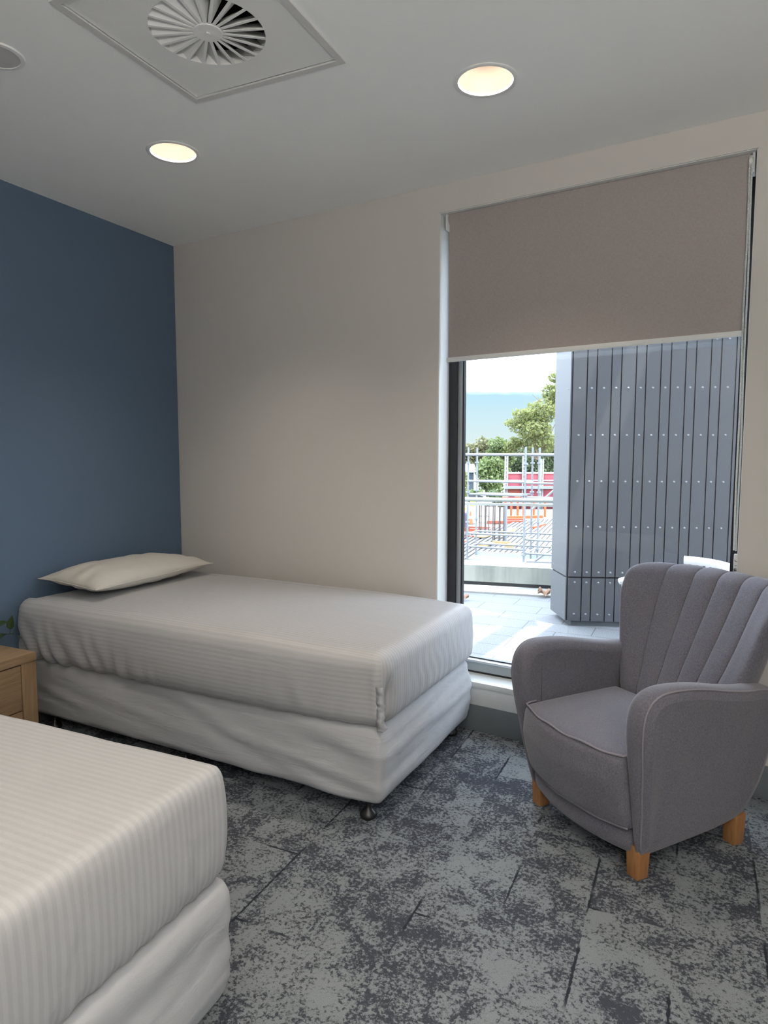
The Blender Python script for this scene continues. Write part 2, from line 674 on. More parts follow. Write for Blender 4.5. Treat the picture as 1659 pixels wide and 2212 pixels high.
def tube(name, pts, r, mat, parent=None, seg=8, closed=False, bm=None):
    own = bm is None
    bm = bm or bmesh.new()
    pts = [Vector(p) for p in pts]
    n = len(pts)
    rings = []
    up = None
    for i, p in enumerate(pts):
        a = pts[i - 1] if (i or closed) else p
        b = pts[(i + 1) % n] if (i < n - 1 or closed) else p
        t = (b - a).normalized()
        if up is None:
            up = t.orthogonal().normalized()
        up = (up - t * up.dot(t)).normalized()
        w = t.cross(up)
        rr = r[i] if hasattr(r, '__len__') else r
        rings.append([bm.verts.new(p + (up * math.cos(2 * PI * k / seg) + w * math.sin(2 * PI * k / seg)) * rr) for k in range(seg)])
    m_ = n if closed else n - 1
    for i in range(m_):
        A, B = rings[i], rings[(i + 1) % n]
        for k in range(seg):
            bm.faces.new((A[k], A[(k + 1) % seg], B[(k + 1) % seg], B[k]))
    if not closed:
        bm.faces.new(rings[0][::-1])
        bm.faces.new(rings[-1])
    if own:
        return from_bm(name, bm, mat, parent, smooth=True)


def copy_thing(root, loc, rz=None, label=None):
    c = root.copy()
    COL.objects.link(c)
    c.location = loc
    if rz is not None:
        c.rotation_euler = (0, 0, rz)
    if label:
        c['label'] = label
    for ch in list(root.children):
        k = ch.copy()
        COL.objects.link(k)
        k.parent = c
        for g in list(ch.children):
            gg = g.copy()
            COL.objects.link(gg)
            gg.parent = k
    return c


def rounded_block(L, W, H, r, step, disp=None, zlo=0.0):
    """block x 0..L, y -W/2..W/2, z zlo..zlo+H with round edges; faces keep a UV of their own (stripe, along)"""
    hx, hy, hz = L / 2, W / 2, H / 2

    def ticks(h):
        n = max(3, int(round(2 * h / step)))
        t = np.linspace(-h, h, n + 1)
        return t
    tx, ty, tz = ticks(hx), ticks(hy), ticks(hz)
    quads = []

    def grid(ax, ay, fn, uvf):
        for i in range(len(ax) - 1):
            for j in range(len(ay) - 1):
                cs = [(ax[i], ay[j]), (ax[i + 1], ay[j]), (ax[i + 1], ay[j + 1]), (ax[i], ay[j + 1])]
                quads.append(([fn(*c) for c in cs], [uvf(*c) for c in cs]))
    grid(tx, ty, lambda a, b: (a, b, hz), lambda a, b: (b, a))
    grid(tx, ty, lambda a, b: (a, b, -hz), lambda a, b: (b, a))
    for s in (-1, 1):
        grid(tx, tz, lambda a, b, s=s: (a, s * hy, b), lambda a, b: (b, a))
        grid(ty, tz, lambda a, b, s=s: (s * hx, a, b), lambda a, b: (a, b))
    key = {}
    verts, faces, uvs = [], [], []
    for q, u in quads:
        idx = []
        for p in q:
            kk = (round(p[0], 5), round(p[1], 5), round(p[2], 5))
            if kk not in key:
                key[kk] = len(verts)
                verts.append(p)
            idx.append(key[kk])
        faces.append(idx)
        uvs.append(u)
    V = np.array(verts)
    h = np.array([hx, hy, hz])
    inner = np.clip(V, -(h - r), h - r)
    d = V - inner
    nn = np.linalg.norm(d, axis=1, keepdims=True)
    nrm = d / nn
    V = inner + nrm * r
    if disp is not None:
        V = disp(V, nrm, h)
    V[:, 0] += hx
    V[:, 2] += hz + zlo
    return V, faces, uvs


def block_obj(name, V, faces, uvs, mat, parent):
    bm = bmesh.new()
    bv = [bm.verts.new(p) for p in V]
    ul = bm.loops.layers.uv.new('UVMap')
    for f, u in zip(faces, uvs):
        fc = bm.faces.new([bv[i] for i in f])
        for lp, uu in zip(fc.loops, u):
            lp[ul].uv = uu
    return from_bm(name, bm, mat, parent, smooth=True)


def nz3(x, y, z):
    return noise.noise(Vector((x, y, z)))


# ------------------------------------------------------------------ the room
RX = 5.15      # right wall
NY = -4.75     # wall behind
TH = 0.30
W0, W1 = 1.962, 3.380          # window opening
SILL, LINTEL = 0.262, 2.663


def bluex(y):
    return -y * 0.11964


# floor and ceiling follow the skewed plan
def slab(name, z0, z1, mat, pad=0.0):
    pl = [(bluex(0) - pad, 0 + pad), (RX + pad, 0 + pad), (RX + pad, NY - pad), (bluex(NY) - pad, NY - pad)]
    v = [(x, y, z) for z in (z0, z1) for x, y in pl]
    f = [(0, 1, 2, 3), (7, 6, 5, 4)] + [(i, (i + 1) % 4 + 0, (i + 1) % 4 + 4, i + 4) for i in range(4)]
    bm = bmesh.new()
    bv = [bm.verts.new(p) for p in v]
    for q in f:
        bm.faces.new([bv[i] for i in q])
    return struct(from_bm(name, bm, mat))


slab('floor', -0.12, 0.0, M['carpet'])

# ceiling: a slab with real holes for the recessed fittings
VENT = Vector((1.901, -1.512))
VENT_H = 0.327                  # half of the diffuser opening
LAMPS = [(1.115, -0.970), (2.547, -0.783), (1.42, -2.55), (2.86, -2.36), (4.29, -2.17), (1.62, -4.0), (3.06, -3.82)]  # first two are in view; the rest are added unseen to brighten the room
SPK = (1.200, -1.803)
LR = 0.1165


def ceiling():
    bm = bmesh.new()
    pl = [(bluex(0), 0), (RX, 0), (RX, NY), (bluex(NY), NY)]
    loops = [[Vector((x, y, CEIL)) for x, y in pl]]
    for x, y in LAMPS + [SPK]:
        rr = LR - 0.012 if (x, y) != SPK else 0.07
        loops.append([Vector((x + rr * math.cos(a), y + rr * math.sin(a), CEIL)) for a in np.linspace(0, 2 * PI, 33)[:-1]])
    sq = []
    for sx, sy in ((-1, -1), (1, -1), (1, 1), (-1, 1)):
        q = VENT + (BX * sx + BY * sy).to_2d() * (VENT_H - 0.012)
        sq.append(Vector((q.x, q.y, CEIL)))
    loops.append(sq)
    es = []
    for lp in loops:
        vs = [bm.verts.new(p) for p in lp]
        for i in range(len(vs)):
            es.append(bm.edges.new((vs[i], vs[(i + 1) % len(vs)])))
    bmesh.ops.triangle_fill(bm, use_beauty=True, use_dissolve=False, edges=es)
    ext = bmesh.ops.extrude_face_region(bm, geom=bm.faces[:])
    up = [g for g in ext['geom'] if isinstance(g, bmesh.types.BMVert)]
    bmesh.ops.translate(bm, vec=(0, 0, 0.012), verts=up)
    return struct(from_bm('ceiling', bm, M['ceiling']))


ceiling()
struct(lohi('trim_1', (-0.8, NY - 0.4, CEIL + 0.45), (RX + 0.4, 0.32, CEIL + 0.6), M['ceiling']))   # slab above the ceiling void
struct(lohi('trim_2', (-0.3, 0.0, CEIL), (RX + 0.3, 0.3, CEIL + 0.45), M['wall']))

# window wall: a wall with the opening
bm = bmesh.new()
for lo, hi in (((-0.12, 0, -0.12), (W0, TH, CEIL)), ((W1, 0, -0.12), (RX + 0.2, TH, CEIL)),
               ((W0, 0, LINTEL), (W1, TH, CEIL)), ((W0, 0, -0.12), (W1, TH, SILL - 0.03))):
    lo, hi = Vector(lo), Vector(hi)
    box(bm, (lo + hi) / 2, hi - lo)
bmesh.ops.remove_doubles(bm, verts=bm.verts, dist=1e-5)
struct(from_bm('wall_far', bm, M['wall']))
struct(lohi('trim_6', (W0 - 0.004, -0.0018, LINTEL), (W1 + 0.004, 0.0, CEIL), M['wall']))
# white lining of the opening and the sill board
bm = bmesh.new()
for lo, hi in (((W0 - 0.0, 0.004, SILL), (W0 + 0.003, 0.2, LINTEL)), ((W1 - 0.003, 0.004, SILL), (W1, 0.2, LINTEL)),
               ((W0, 0.004, LINTEL - 0.003), (W1, 0.2, LINTEL))):
    lo, hi = Vector(lo), Vector(hi)
    box(bm, (lo + hi) / 2, hi - lo)
struct(from_bm('trim_3', bm, M['reveal']))
bm = bmesh.new()
box(bm, ((W0 + W1) / 2, 0.09, SILL - 0.015), (W1 - W0, 0.212, 0.03), bev=0.003)
box(bm, ((W0 + W1) / 2, -0.006, SILL - 0.0695), (W1 - W0 + 0.1, 0.014, 0.106), bev=0.002)
struct(from_bm('sill_1', bm, M['reveal'], angle=40))
struct(lohi('baseboard_far', (0.0, -0.012, 0.0), (RX, 0.0, 0.143), M['skirting'], bev=0.002))

# blue wall, right wall, wall behind
ang = math.atan2(BY.y, BY.x)
yl = 5.1
c = BX * -0.06 - BY * (yl / 2 - 0.1)
struct(bx('wall_left', (c.x, c.y, CEIL / 2 - 0.06), (yl, 0.12, CEIL + 0.12), M['blue'], rz=ang))
c = BX * 0.006 - BY * (yl / 2 - 0.06)
struct(bx('baseboard_left', (c.x, c.y, 0.0715), (yl - 0.15, 0.012, 0.143), M['skirting'], rz=ang))
# the right wall holds an added unseen window that lets in more daylight
bm = bmesh.new()
y0, y1 = -4.5, -3.6
WB, WT = 0.12, 2.55
for lo, hi in (((RX, NY, -0.12), (RX + 0.2, y0, CEIL)), ((RX, y1, -0.12), (RX + 0.2, 0.0, CEIL)),
               ((RX, y0, WT), (RX + 0.2, y1, CEIL)), ((RX, y0, -0.12), (RX + 0.2, y1, WB))):
    lo, hi = Vector(lo), Vector(hi)
    box(bm, (lo + hi) / 2, hi - lo)
struct(from_bm('wall_right', bm, M['wall']))
struct(lohi('wall_near', (0.2, NY - 0.15, -0.12), (RX + 0.2, NY, CEIL), M['wall']))
w2 = struct(lohi('added_window', (RX + 0.1, y0, WB), (RX + 0.106, y1, WT), M['glass']))
bm = bmesh.new()
for lo, hi in (((RX + 0.07, y0, WB), (RX + 0.13, y0 + 0.05, WT)), ((RX + 0.07, y1 - 0.05, WB), (RX + 0.13, y1, WT)),
               ((RX + 0.07, y0 + 0.05, WB), (RX + 0.13, y1 - 0.05, WB + 0.05)), ((RX + 0.07, y0 + 0.05, WT - 0.05), (RX + 0.13, y1 - 0.05, WT))):
    lo, hi = Vector(lo), Vector(hi)
    box(bm, (lo + hi) / 2, hi - lo)
o = from_bm('added_window_frame', bm, M['black_frame'])
o.parent = w2
o = lohi('added_window_blind', (RX + 0.03, y0 + 0.02, 1.20), (RX + 0.034, y1 - 0.02, WT - 0.02), M['blind'])  # added with the window, holds back sky light from above
o.parent = w2

# ------------------------------------------------------------------ window
win = struct(empty('window_1', (W0, 0.12, SILL)))
WW, WH = W1 - W0, LINTEL - SILL


def wpart(name, mat, boxes, bev=0.0):
    b = bmesh.new()
    for lo, hi in boxes:
        lo, hi = Vector(lo), Vector(hi)
        box(b, (lo + hi) / 2, hi - lo, bev=bev)
    return from_bm(name, b, mat, win, angle=40 if bev else None)


wpart('outer_frame', M['black_frame'], [((0.003, 0, 0.0), (0.047, 0.065, WH - .003)), ((WW - 0.034, 0, 0.0), (WW - .003, 0.065, WH - .003)),
                                        ((0.047, 0, WH - 0.05), (WW - 0.047, 0.065, WH - .003))])
wpart('sash_frame', M['grey_frame'], [((0.047, 0.022, 0.062), (0.072, 0.06, WH - 0.05)),
                                      ((0.072, 0.022, WH - 0.08), (WW - 0.034, 0.06, WH - 0.05))], 0.002)
wpart('glazing_gasket', M['black_frame'], [((0.072, 0.026, 0.073), (0.080, 0.052, WH - 0.08)), ((WW - 0.040, 0.026, 0.073), (WW - 0.034, 0.052, WH - 0.08)),
                                           ((0.080, 0.026, 0.073), (WW - 0.040, 0.052, 0.079)), ((0.080, 0.026, WH - 0.088), (WW - 0.040, 0.052, WH - 0.08))])
wpart('bottom_rail', M['grey_frame'], [((0.047, 0.0, 0.012), (WW - 0.034, 0.065, 0.060))])
M['alu'] = flat('bright_aluminium', (0.62, 0.66, 0.70), 0.35, metal=0.3, var=0.02)
wpart('rail_cap', M['alu'], [((0.047, -0.006, 0.060), (WW - 0.034, 0.03, 0.0725))], 0.002)
wpart('rail_seal', M['black_frame'], [((0.047, 0.004, 0.0), (WW - 0.034, 0.06, 0.012))])
wpart('pane', M['glass'], [((0.080, 0.036, 0.079), (WW - 0.040, 0.042, WH - 0.088))])

# ------------------------------------------------------------------ roller blind
bl = thing('roller_blind', 'taupe fabric roller blind pulled half down over the tall window', 'blind', (W0, 0.036, 0))
fx0, fx1 = 2.002 - W0, 3.351 - W0
zl, zr = 1.941, 1.958          # the bottom edge hangs a little crooked
v, f = [], []
nx_ = 24
for i in range(nx_ + 1):
    t = i / nx_
    x = fx0 + (fx1 - fx0) * t
    zb = zl + (zr - zl) * t
    for y in (-0.0012, 0.0012):
        v += [(x, y, zb), (x, y, 2.659)]
for i in range(nx_):
    a = i * 4
    b2 = a + 4
    f += [(a, b2, b2 + 1, a + 1), (a + 2, a + 3, b2 + 3, b2 + 2)]
f += [(0, 1, 3, 2), (nx_ * 4, nx_ * 4 + 2, nx_ * 4 + 3, nx_ * 4 + 1)]
for i in range(nx_):
    a = i * 4
    b2 = a + 4
    f += [(a, a + 2, b2 + 2, b2)]
from_py('fabric', v, f, M['blind'], bl)
bm = bmesh.new()
bar(bm, (fx0 - 0.008, 0.0255, 2.636), (fx1 + 0.004, 0.0255, 2.636), 0.024, 24)
from_bm('roller_tube', bm, M['blind'], bl, angle=40)
bm = bmesh.new()
tilt = math.atan2(zr - zl, fx1 - fx0)
box(bm, (0, 0, 0), (fx1 - fx0 + 0.014, 0.013, 0.024), bev=0.005)
bmesh.ops.rotate(bm, cent=(0, 0, 0), matrix=Matrix.Rotation(-tilt, 3, 'Y'), verts=bm.verts)
bmesh.ops.translate(bm, vec=((fx0 + fx1) / 2 - 0.003, 0, (zl + zr) / 2 - 0.011), verts=bm.verts)
from_bm('bottom_rail', bm, M['white_plastic'], bl, angle=40)
for s, x in ((0, fx0 - 0.014), (1, fx1 + 0.014)):
    bm = bmesh.new()
    box(bm, (x, 0.02, 2.622), (0.010, 0.058, 0.078), bev=0.003)
    if s:
        bar(bm, (x - 0.004, 0.016, 2.628), (x - 0.016, 0.016, 2.628), 0.031, 24)
    from_bm('bracket', bm, M['white_plastic'], bl, angle=40)
bm = bmesh.new()
for sx, off in ((-0.0045, 0.0), (0.0045, 0.003)):
    n = 262
    for i in range(n):
        z = 2.640 - 1.60 * (i + off * 150) / n
        x = 3.356 + sx - W0 + 0.010 * (2.64 - z) / 1.6 + 0.0012 * math.sin(z * 9 + sx * 200)
        bmesh.ops.create_icosphere(bm, subdivisions=1, radius=0.0046, matrix=Matrix.Translation((x, -0.012 + 0.002 * math.sin(z * 5), z)))
    bar(bm, (3.356 + sx - W0, -0.012, 2.64), (3.366 + sx - W0, -0.012, 1.04), 0.0009, 5)
from_bm('bead_chain', bm, M['bead'], bl, smooth=True)
tn = bx('chain_tensioner', (3.374 - W0, -0.014, 0.985), (0.021, 0.020, 0.085), M['white_plastic'], bl, bev=0.003)
tn['label'] = 'white chain tensioner with dark warning marks'
bm = bmesh.new()
tube(None, [(3.374 - W0 + 0.006 * math.cos(a), -0.0245, 1.003 + 0.007 * math.sin(a)) for a in np.linspace(PI * 0.95, PI * 2.05, 9)], 0.0012, None, None, 6, False, bm)
box(bm, (3.374 - W0, -0.0245, 0.978), (0.012, 0.001, 0.002))
for zz in (0.951, 0.958, 0.9645):
    box(bm, (3.372 - W0, -0.0245, zz), (0.013, 0.001, 0.0035))
box(bm, (3.367 - W0, -0.0245, 0.958), (0.003, 0.001, 0.016))
from_bm('warning_marks', bm, M['label_ink'], tn)


# ------------------------------------------------------------------ ceiling fittings
def downlight():
    t = thing('downlight', 'lit', 'downlight', (LAMPS[0][0], LAMPS[0][1], CEIL), 0, 'recessed round ceiling downlights')
    lathe('trim_ring', [(LR - 0.019, 0.004), (LR - 0.017, -0.003), (LR - 0.004, -0.0045), (LR, -0.002), (LR, 0.0)], M['white_metal'], t, 56)
    lathe('reflector', [(LR - 0.019, 0.004), (LR - 0.023, 0.02), (0.060, 0.100), (0.040, 0.118), (0.0405, 0.119), (0.062, 0.102), (LR - 0.014, 0.02), (LR - 0.014, 0.004)], M['reflector'], t, 56)
    lathe('lamp', [(0.0, 0.116), (0.040, 0.116), (0.040, 0.13), (0.0, 0.13)], M['lamp_glow'], t, 32)
    ld = bpy.data.lights.new('lamp_light', 'AREA')
    ld.shape = 'DISK'
    ld.size = 0.076
    ld.spread = math.radians(125)
    ld.energy = LAMP_W
    ld.color = (1.0, 0.87, 0.72)
    lo = bpy.data.objects.new('lamp_light', ld)
    COL.objects.link(lo)
    lo.parent = t
    lo.location = (0, 0, 0.113)
    return t


dl = downlight()
dl['label'] = 'lit white round downlight between the air diffuser and the blue wall'
for i, (x, y) in enumerate(LAMPS[1:]):
    lab = 'lit white round downlight in the ceiling in front of the taupe blind'
    if i > 0:
        lab = 'lit white round downlight at the ' + ['first', 'second', 'third', 'fourth', 'fifth'][i - 1] + ' spot of the added rear rows, unseen behind the camera'
    copy_thing(dl, (x, y, CEIL), None, lab)

fl_ = thing('fill_uplighter', 'added uplighter, unseen behind the camera, brightening the ceiling', 'lamp', (4.35, -3.95, 0))  # added out of view to lift the light on ceiling and walls
lathe('base', [(0, 0), (0.15, 0), (0.15, 0.015), (0.03, 0.03), (0, 0.03)], M['black_plastic'], fl_, 40)
lathe('pole', [(0, 0.03), (0.012, 0.03), (0.012, 1.70), (0, 1.70)], M['black_plastic'], fl_, 16)
lathe('shade', [(0.0, 1.695), (0.04, 1.70), (0.16, 1.80), (0.163, 1.80), (0.045, 1.69), (0.0, 1.685)], M['white_plastic'], fl_, 40)
lathe('bulb', [(0, 1.70), (0.03, 1.70), (0.03, 1.74), (0, 1.75)], M['lamp_glow'], fl_, 20)
ld = bpy.data.lights.new('fill_uplight', 'AREA')
ld.shape = 'DISK'
ld.size = 0.24
ld.energy = FILL_W
ld.color = (1.0, 0.97, 0.92)
lo = bpy.data.objects.new('fill_uplight', ld)
COL.objects.link(lo)
lo.parent = fl_
lo.location = (0, 0, 1.785)
lo.rotation_euler = (PI, 0, 0)

sp = thing('ceiling_speaker', 'round grey grille set in the ceiling left of the air diffuser', 'ceiling speaker', (SPK[0], SPK[1], CEIL))
lathe('trim_ring', [(0.072, 0.0), (0.074, -0.006), (0.087, -0.005), (0.090, 0.0)], M['white_metal'], sp, 48)
lathe('grille', [(0.0, -0.0035), (0.055, -0.0045), (0.074, -0.004), (0.074, 0.004), (0.0, 0.004)], M['speaker_grille'], sp, 48)

df = thing('air_diffuser', 'square white ceiling air diffuser with a round swirl of radial blades', 'air vent', (VENT.x, VENT.y, CEIL), SKEW)
# rim frame hanging just below the ceiling
bm = bmesh.new()
a, b_ = VENT_H, VENT_H - 0.024
for s in (-1, 1):
    box(bm, (s * (a + b_) / 2, 0, -0.003), (a - b_, 2 * a, 0.006))
    box(bm, (0, s * (a + b_) / 2, -0.003), (2 * b_, a - b_, 0.006))
from_bm('rim_frame', bm, M['speaker_grille'], df)
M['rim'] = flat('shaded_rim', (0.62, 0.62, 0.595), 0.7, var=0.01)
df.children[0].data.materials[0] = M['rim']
VR = 0.183
bm = bmesh.new()
q = VENT_H - 0.026
es = []
for lp in ([Vector((sx * q, sy * q, 0.001)) for sx, sy in ((-1, -1), (1, -1), (1, 1), (-1, 1))],
           [Vector((VR * math.cos(t), VR * math.sin(t), 0.001)) for t in np.linspace(0, 2 * PI, 97)[:-1]]):
    vs = [bm.verts.new(p) for p in lp]
    es += [bm.edges.new((vs[i], vs[(i + 1) % len(vs)])) for i in range(len(vs))]
bmesh.ops.triangle_fill(bm, use_beauty=True, edges=es)
ext = bmesh.ops.extrude_face_region(bm, geom=bm.faces[:])
bmesh.ops.translate(bm, vec=(0, 0, 0.004), verts=[g for g in ext['geom'] if isinstance(g, bmesh.types.BMVert)])
from_bm('face_plate', bm, M['white_metal'], df)
lathe('throat', [(VR + 0.001, 0.002), (VR + 0.001, 0.05), (VR + 0.004, 0.05), (VR + 0.004, 0.002)], M['white_metal'], df, 64)
bm = bmesh.new()
box(bm, (0, 0, 0.21), (0.56, 0.56, 0.005))
for s in (-1, 1):
    box(bm, (s * 0.28, 0, 0.12), (0.005, 0.56, 0.18))
    box(bm, (0, s * 0.28, 0.12), (0.56, 0.005, 0.18))
box(bm, (0.0, 0.0, 0.04), (0.07, 0.07, 0.02))
from_bm('plenum_box', bm, M['dark'], df)
NB = 22
for i in range(NB):
    v = []
    hw = 0.0048
    for r in (0.046, VR - 0.0005):
        # a flat lip and a vane rising from its trailing edge
        half = PI / NB
        tilt_w = r * math.tan(half) * 2 * 0.98
        for (t, z) in ((-hw, 0.001), (hw, 0.001), (hw + tilt_w * 0.86, 0.030 + 0.12 * (r - 0.046)), (hw + tilt_w * 0.86, 0.0318 + 0.12 * (r - 0.046)), (hw - 0.001, 0.003), (-hw, 0.003)):
            v.append((r, t, z))
    f = [(0, 1, 7, 6), (1, 2, 8, 7), (2, 3, 9, 8), (3, 4, 10, 9), (4, 5, 11, 10), (5, 0, 6, 11), (0, 5, 4, 3, 2, 1), (6, 7, 8, 9, 10, 11)]
    o = from_py('blade', v, f, M['white_metal'], df)
    o.rotation_euler = (0, 0, 2 * PI * i / NB + 0.05)
lathe('hub', [(0.0, -0.001), (0.046, -0.001), (0.047, 0.004), (0.0, 0.006)], M['white_metal'], df, 40)
lathe('screw', [(0.0, -0.004), (0.005, -0.0035), (0.0065, -0.001), (0.0, -0.001)], M['white_metal'], df, 16)


# ------------------------------------------------------------------ beds
def keep_off_wall(V, head, u, w):
    """press the head end flat where it would meet the blue wall"""
    for i, p in enumerate(V):
        q = head + u * float(p[0]) + w * float(p[1])
        d = q.x * BX.x + q.y * BX.y
        if d < 0.008:
            V[i, 0] += (0.008 - d) / u.dot(BX)


def make_bed(name, label, foot_near, theta, L, W, dz_near, seed, overhang, zb=0.098, mr=0.052, leg_in=0.085, grow=0.01, fold=False):
    """foot_near: floor point under the foot corner on the near/left side; theta: heading of the bed (head to foot)"""
    u = Vector((math.cos(theta), math.sin(theta), 0))
    w = Vector((-math.sin(theta), math.cos(theta), 0))
    head = Vector((*foot_near, 0)) - u * L + w * (W / 2)
    t = thing(name, label, 'bed', head, theta)

    def base_disp(V, N, h):
        out = V.copy()
        for i, p in enumerate(V):
            x, y, z = p
            k = 0.0
            if abs(N[i, 2]) < 0.9:
                zz = (z + h[2]) / (2 * h[2])
                # long soft folds along the side, fine crinkles on the foot end
                k += 0.013 * nz3(x * 1.1 + seed, y * 1.1, z * 10 + x * 2.0)
                k += 0.0105 * nz3(x * 2.6, y * 2.6 + seed, z * 26 + x * 4.5)
                k += 0.0015 * nz3(x * 16, y * 16 + seed, z * 20)
                k += 0.006 * math.sin(PI * zz)
                lip = max(0.0, 1 - zz * 9)
                k += lip * (0.007 * nz3(x * 7 + seed, y * 7, 3.3) - 0.002)
                out[i, 2] += lip * 0.008 * nz3(x * 4.5, y * 4.5 + seed, 8.1)
            out[i] += N[i] * k
        return out
    V, F, U = rounded_block(L, W, 0.393 - zb, 0.034, 0.020, base_disp, zb)
    keep_off_wall(V, head, u, w)
    block_obj('base_cover', V, F, U, M['valance'], t)

    def matt_disp(V, N, h):
        out = V.copy()
        for i, p in enumerate(V):
            x, y, z = p
            zz = z / h[2]
            side = math.sqrt(max(0.0, 1 - N[i, 2] ** 2))
            k = 0.0
            bul = overhang * (1 - (max(0.0, x / h[0]) ** 3 if x > 0 else 0.35 * abs(x / h[0]) ** 8)) * (1 - 0.45 * zz * zz)
            if abs(N[i, 1]) > 0.3:
                k += side * bul
                # gathers pulled down along the lower half of the side, strongest near the head
                g = max(0.0, 0.55 - zz) * (0.25 + 1.1 * max(0.0, -x / h[0] - 0.05))
                ph = x * 55 + 4 * nz3(x * 6, zz * 0.7, seed) + zz * 3 * (1 if x < -.4 else -.6)
                k += 0.0080 * g * math.sin(ph) * side
                k += 0.004 * nz3(x * 3, zz * 1.2, seed + 4) * side
            if N[i, 0] > 0.3:
                g = 0.35 + max(0.0, 0.6 - zz)
                ph = y * 95 + 5 * nz3(y * 5, zz * 1.4, seed + 9) + zz * 2.5
                k += 0.0021 * g * math.sin(ph) * side * (0.4 + 0.6 * abs(nz3(y * 7, 0.3, seed)) * 2)
                k += 0.012 * (1 - zz * zz) * side
                if fold and zz < 0.45:
                    fd = min(1.0, (0.45 - zz) / 0.5)
                    k -= 0.034 * fd * math.exp(-((y + h[1] - 0.050) / 0.021) ** 2)
            k += 0.0012 * nz3(x * 9, y * 9, z * 9 + seed)
            if N[i, 2] > 0.5:
                k += 0.010 * (1 - (x / h[0]) ** 4) * (1 - (y / h[1]) ** 4) + 0.004 * nz3(x * 2.2, y * 2.2, seed)
                k += 0.0012 * nz3(x * 2.5, y * 20, seed + 1)
            # tuck the lower edge under
            out[i] += N[i] * k
            if zz < -0.55:
                s = (-0.55 - zz) / 0.45
                out[i, 0] -= 0.016 * s * s * np.sign(x) * (abs(N[i, 0]) > .3)
                out[i, 1] -= 0.016 * s * s * np.sign(y) * (abs(N[i, 1]) > .3)
        return out
    V, F, U = rounded_block(L + grow, W + grow, dz_near - 0.386, mr, 0.016, matt_disp, 0.386)
    keep_off_wall(V, head, u, w)
    block_obj('mattress', V, F, U, M['sheet'], t)
    for ix in (0.14, L / 2, L - leg_in):
        for sy in (-1, 1):
            yy = sy * (W / 2 - 0.055)
            lathe('leg', [(0, 0), (0.030, 0), (0.035, 0.006), (0.035, 0.014), (0.030, 0.024), (0.017, 0.036), (0.012, 0.048), (0.013, 0.075), (0.022, 0.088), (0.022, 0.112), (0, 0.112)],
                  M['black_plastic'], t, 28, (ix, yy, 0))
    return t, u, w


bed1, u1, w1 = make_bed('bed', 'white made-up single bed in the corner under the window, pillow at its head', (2.268, -1.052), math.radians(4.4), 2.114, 1.0, 0.688, 1.7, 0.058, 0.080, fold=True)
bed2, u2, w2_ = make_bed('bed', 'white made-up single bed nearest the camera with no pillow showing', (2.555, -3.005), math.radians(8.0), 2.05, 1.02, 0.690, 6.1, 0.006, 0.075, 0.030, 0.20, -0.010)

# gathered sheet corner on the window bed: a loose flap with a frilled hem down the near foot corner
cr = []
for i in range(46):
    s = i / 45
    z = 0.392 + s * 0.175
    wv = 0.0045 * math.sin(s * 17 + 1.5 * math.sin(s * 9)) * (1 - s * .7) + 0.0012 * math.sin(s * 47)
    cr.append((2.114 - 0.002 + 0.0015 * math.sin(s * 23), -0.455 - 0.052 + wv * 0.7 - 0.008 * s, z, wv))
v, f = [], []
for i, (x, y, z, wv) in enumerate(cr):
    s = i / 45
    wd = 0.030 * (1 - s * 0.75)
    v += [(x - 0.012, y + 0.0, z), (x + 0.016 + wv * 0.5, y - 0.006 + wv * 0.8, z + 0.003), (x + 0.020 + wv * 0.4, y + wd * 0.45 + wv, z + 0.004), (x + 0.010, y + wd, z + 0.002)]
for i in range(45):
    a = i * 4
    for k in range(3):
        f.append((a + k, a + k + 1, a + 5 + k, a + 4 + k))
fl = from_py('sheet_hem', v, f, M['valance'], bed1, smooth=True)
md = fl.modifiers.new('thick', 'SOLIDIFY')
md.thickness = 0.0025


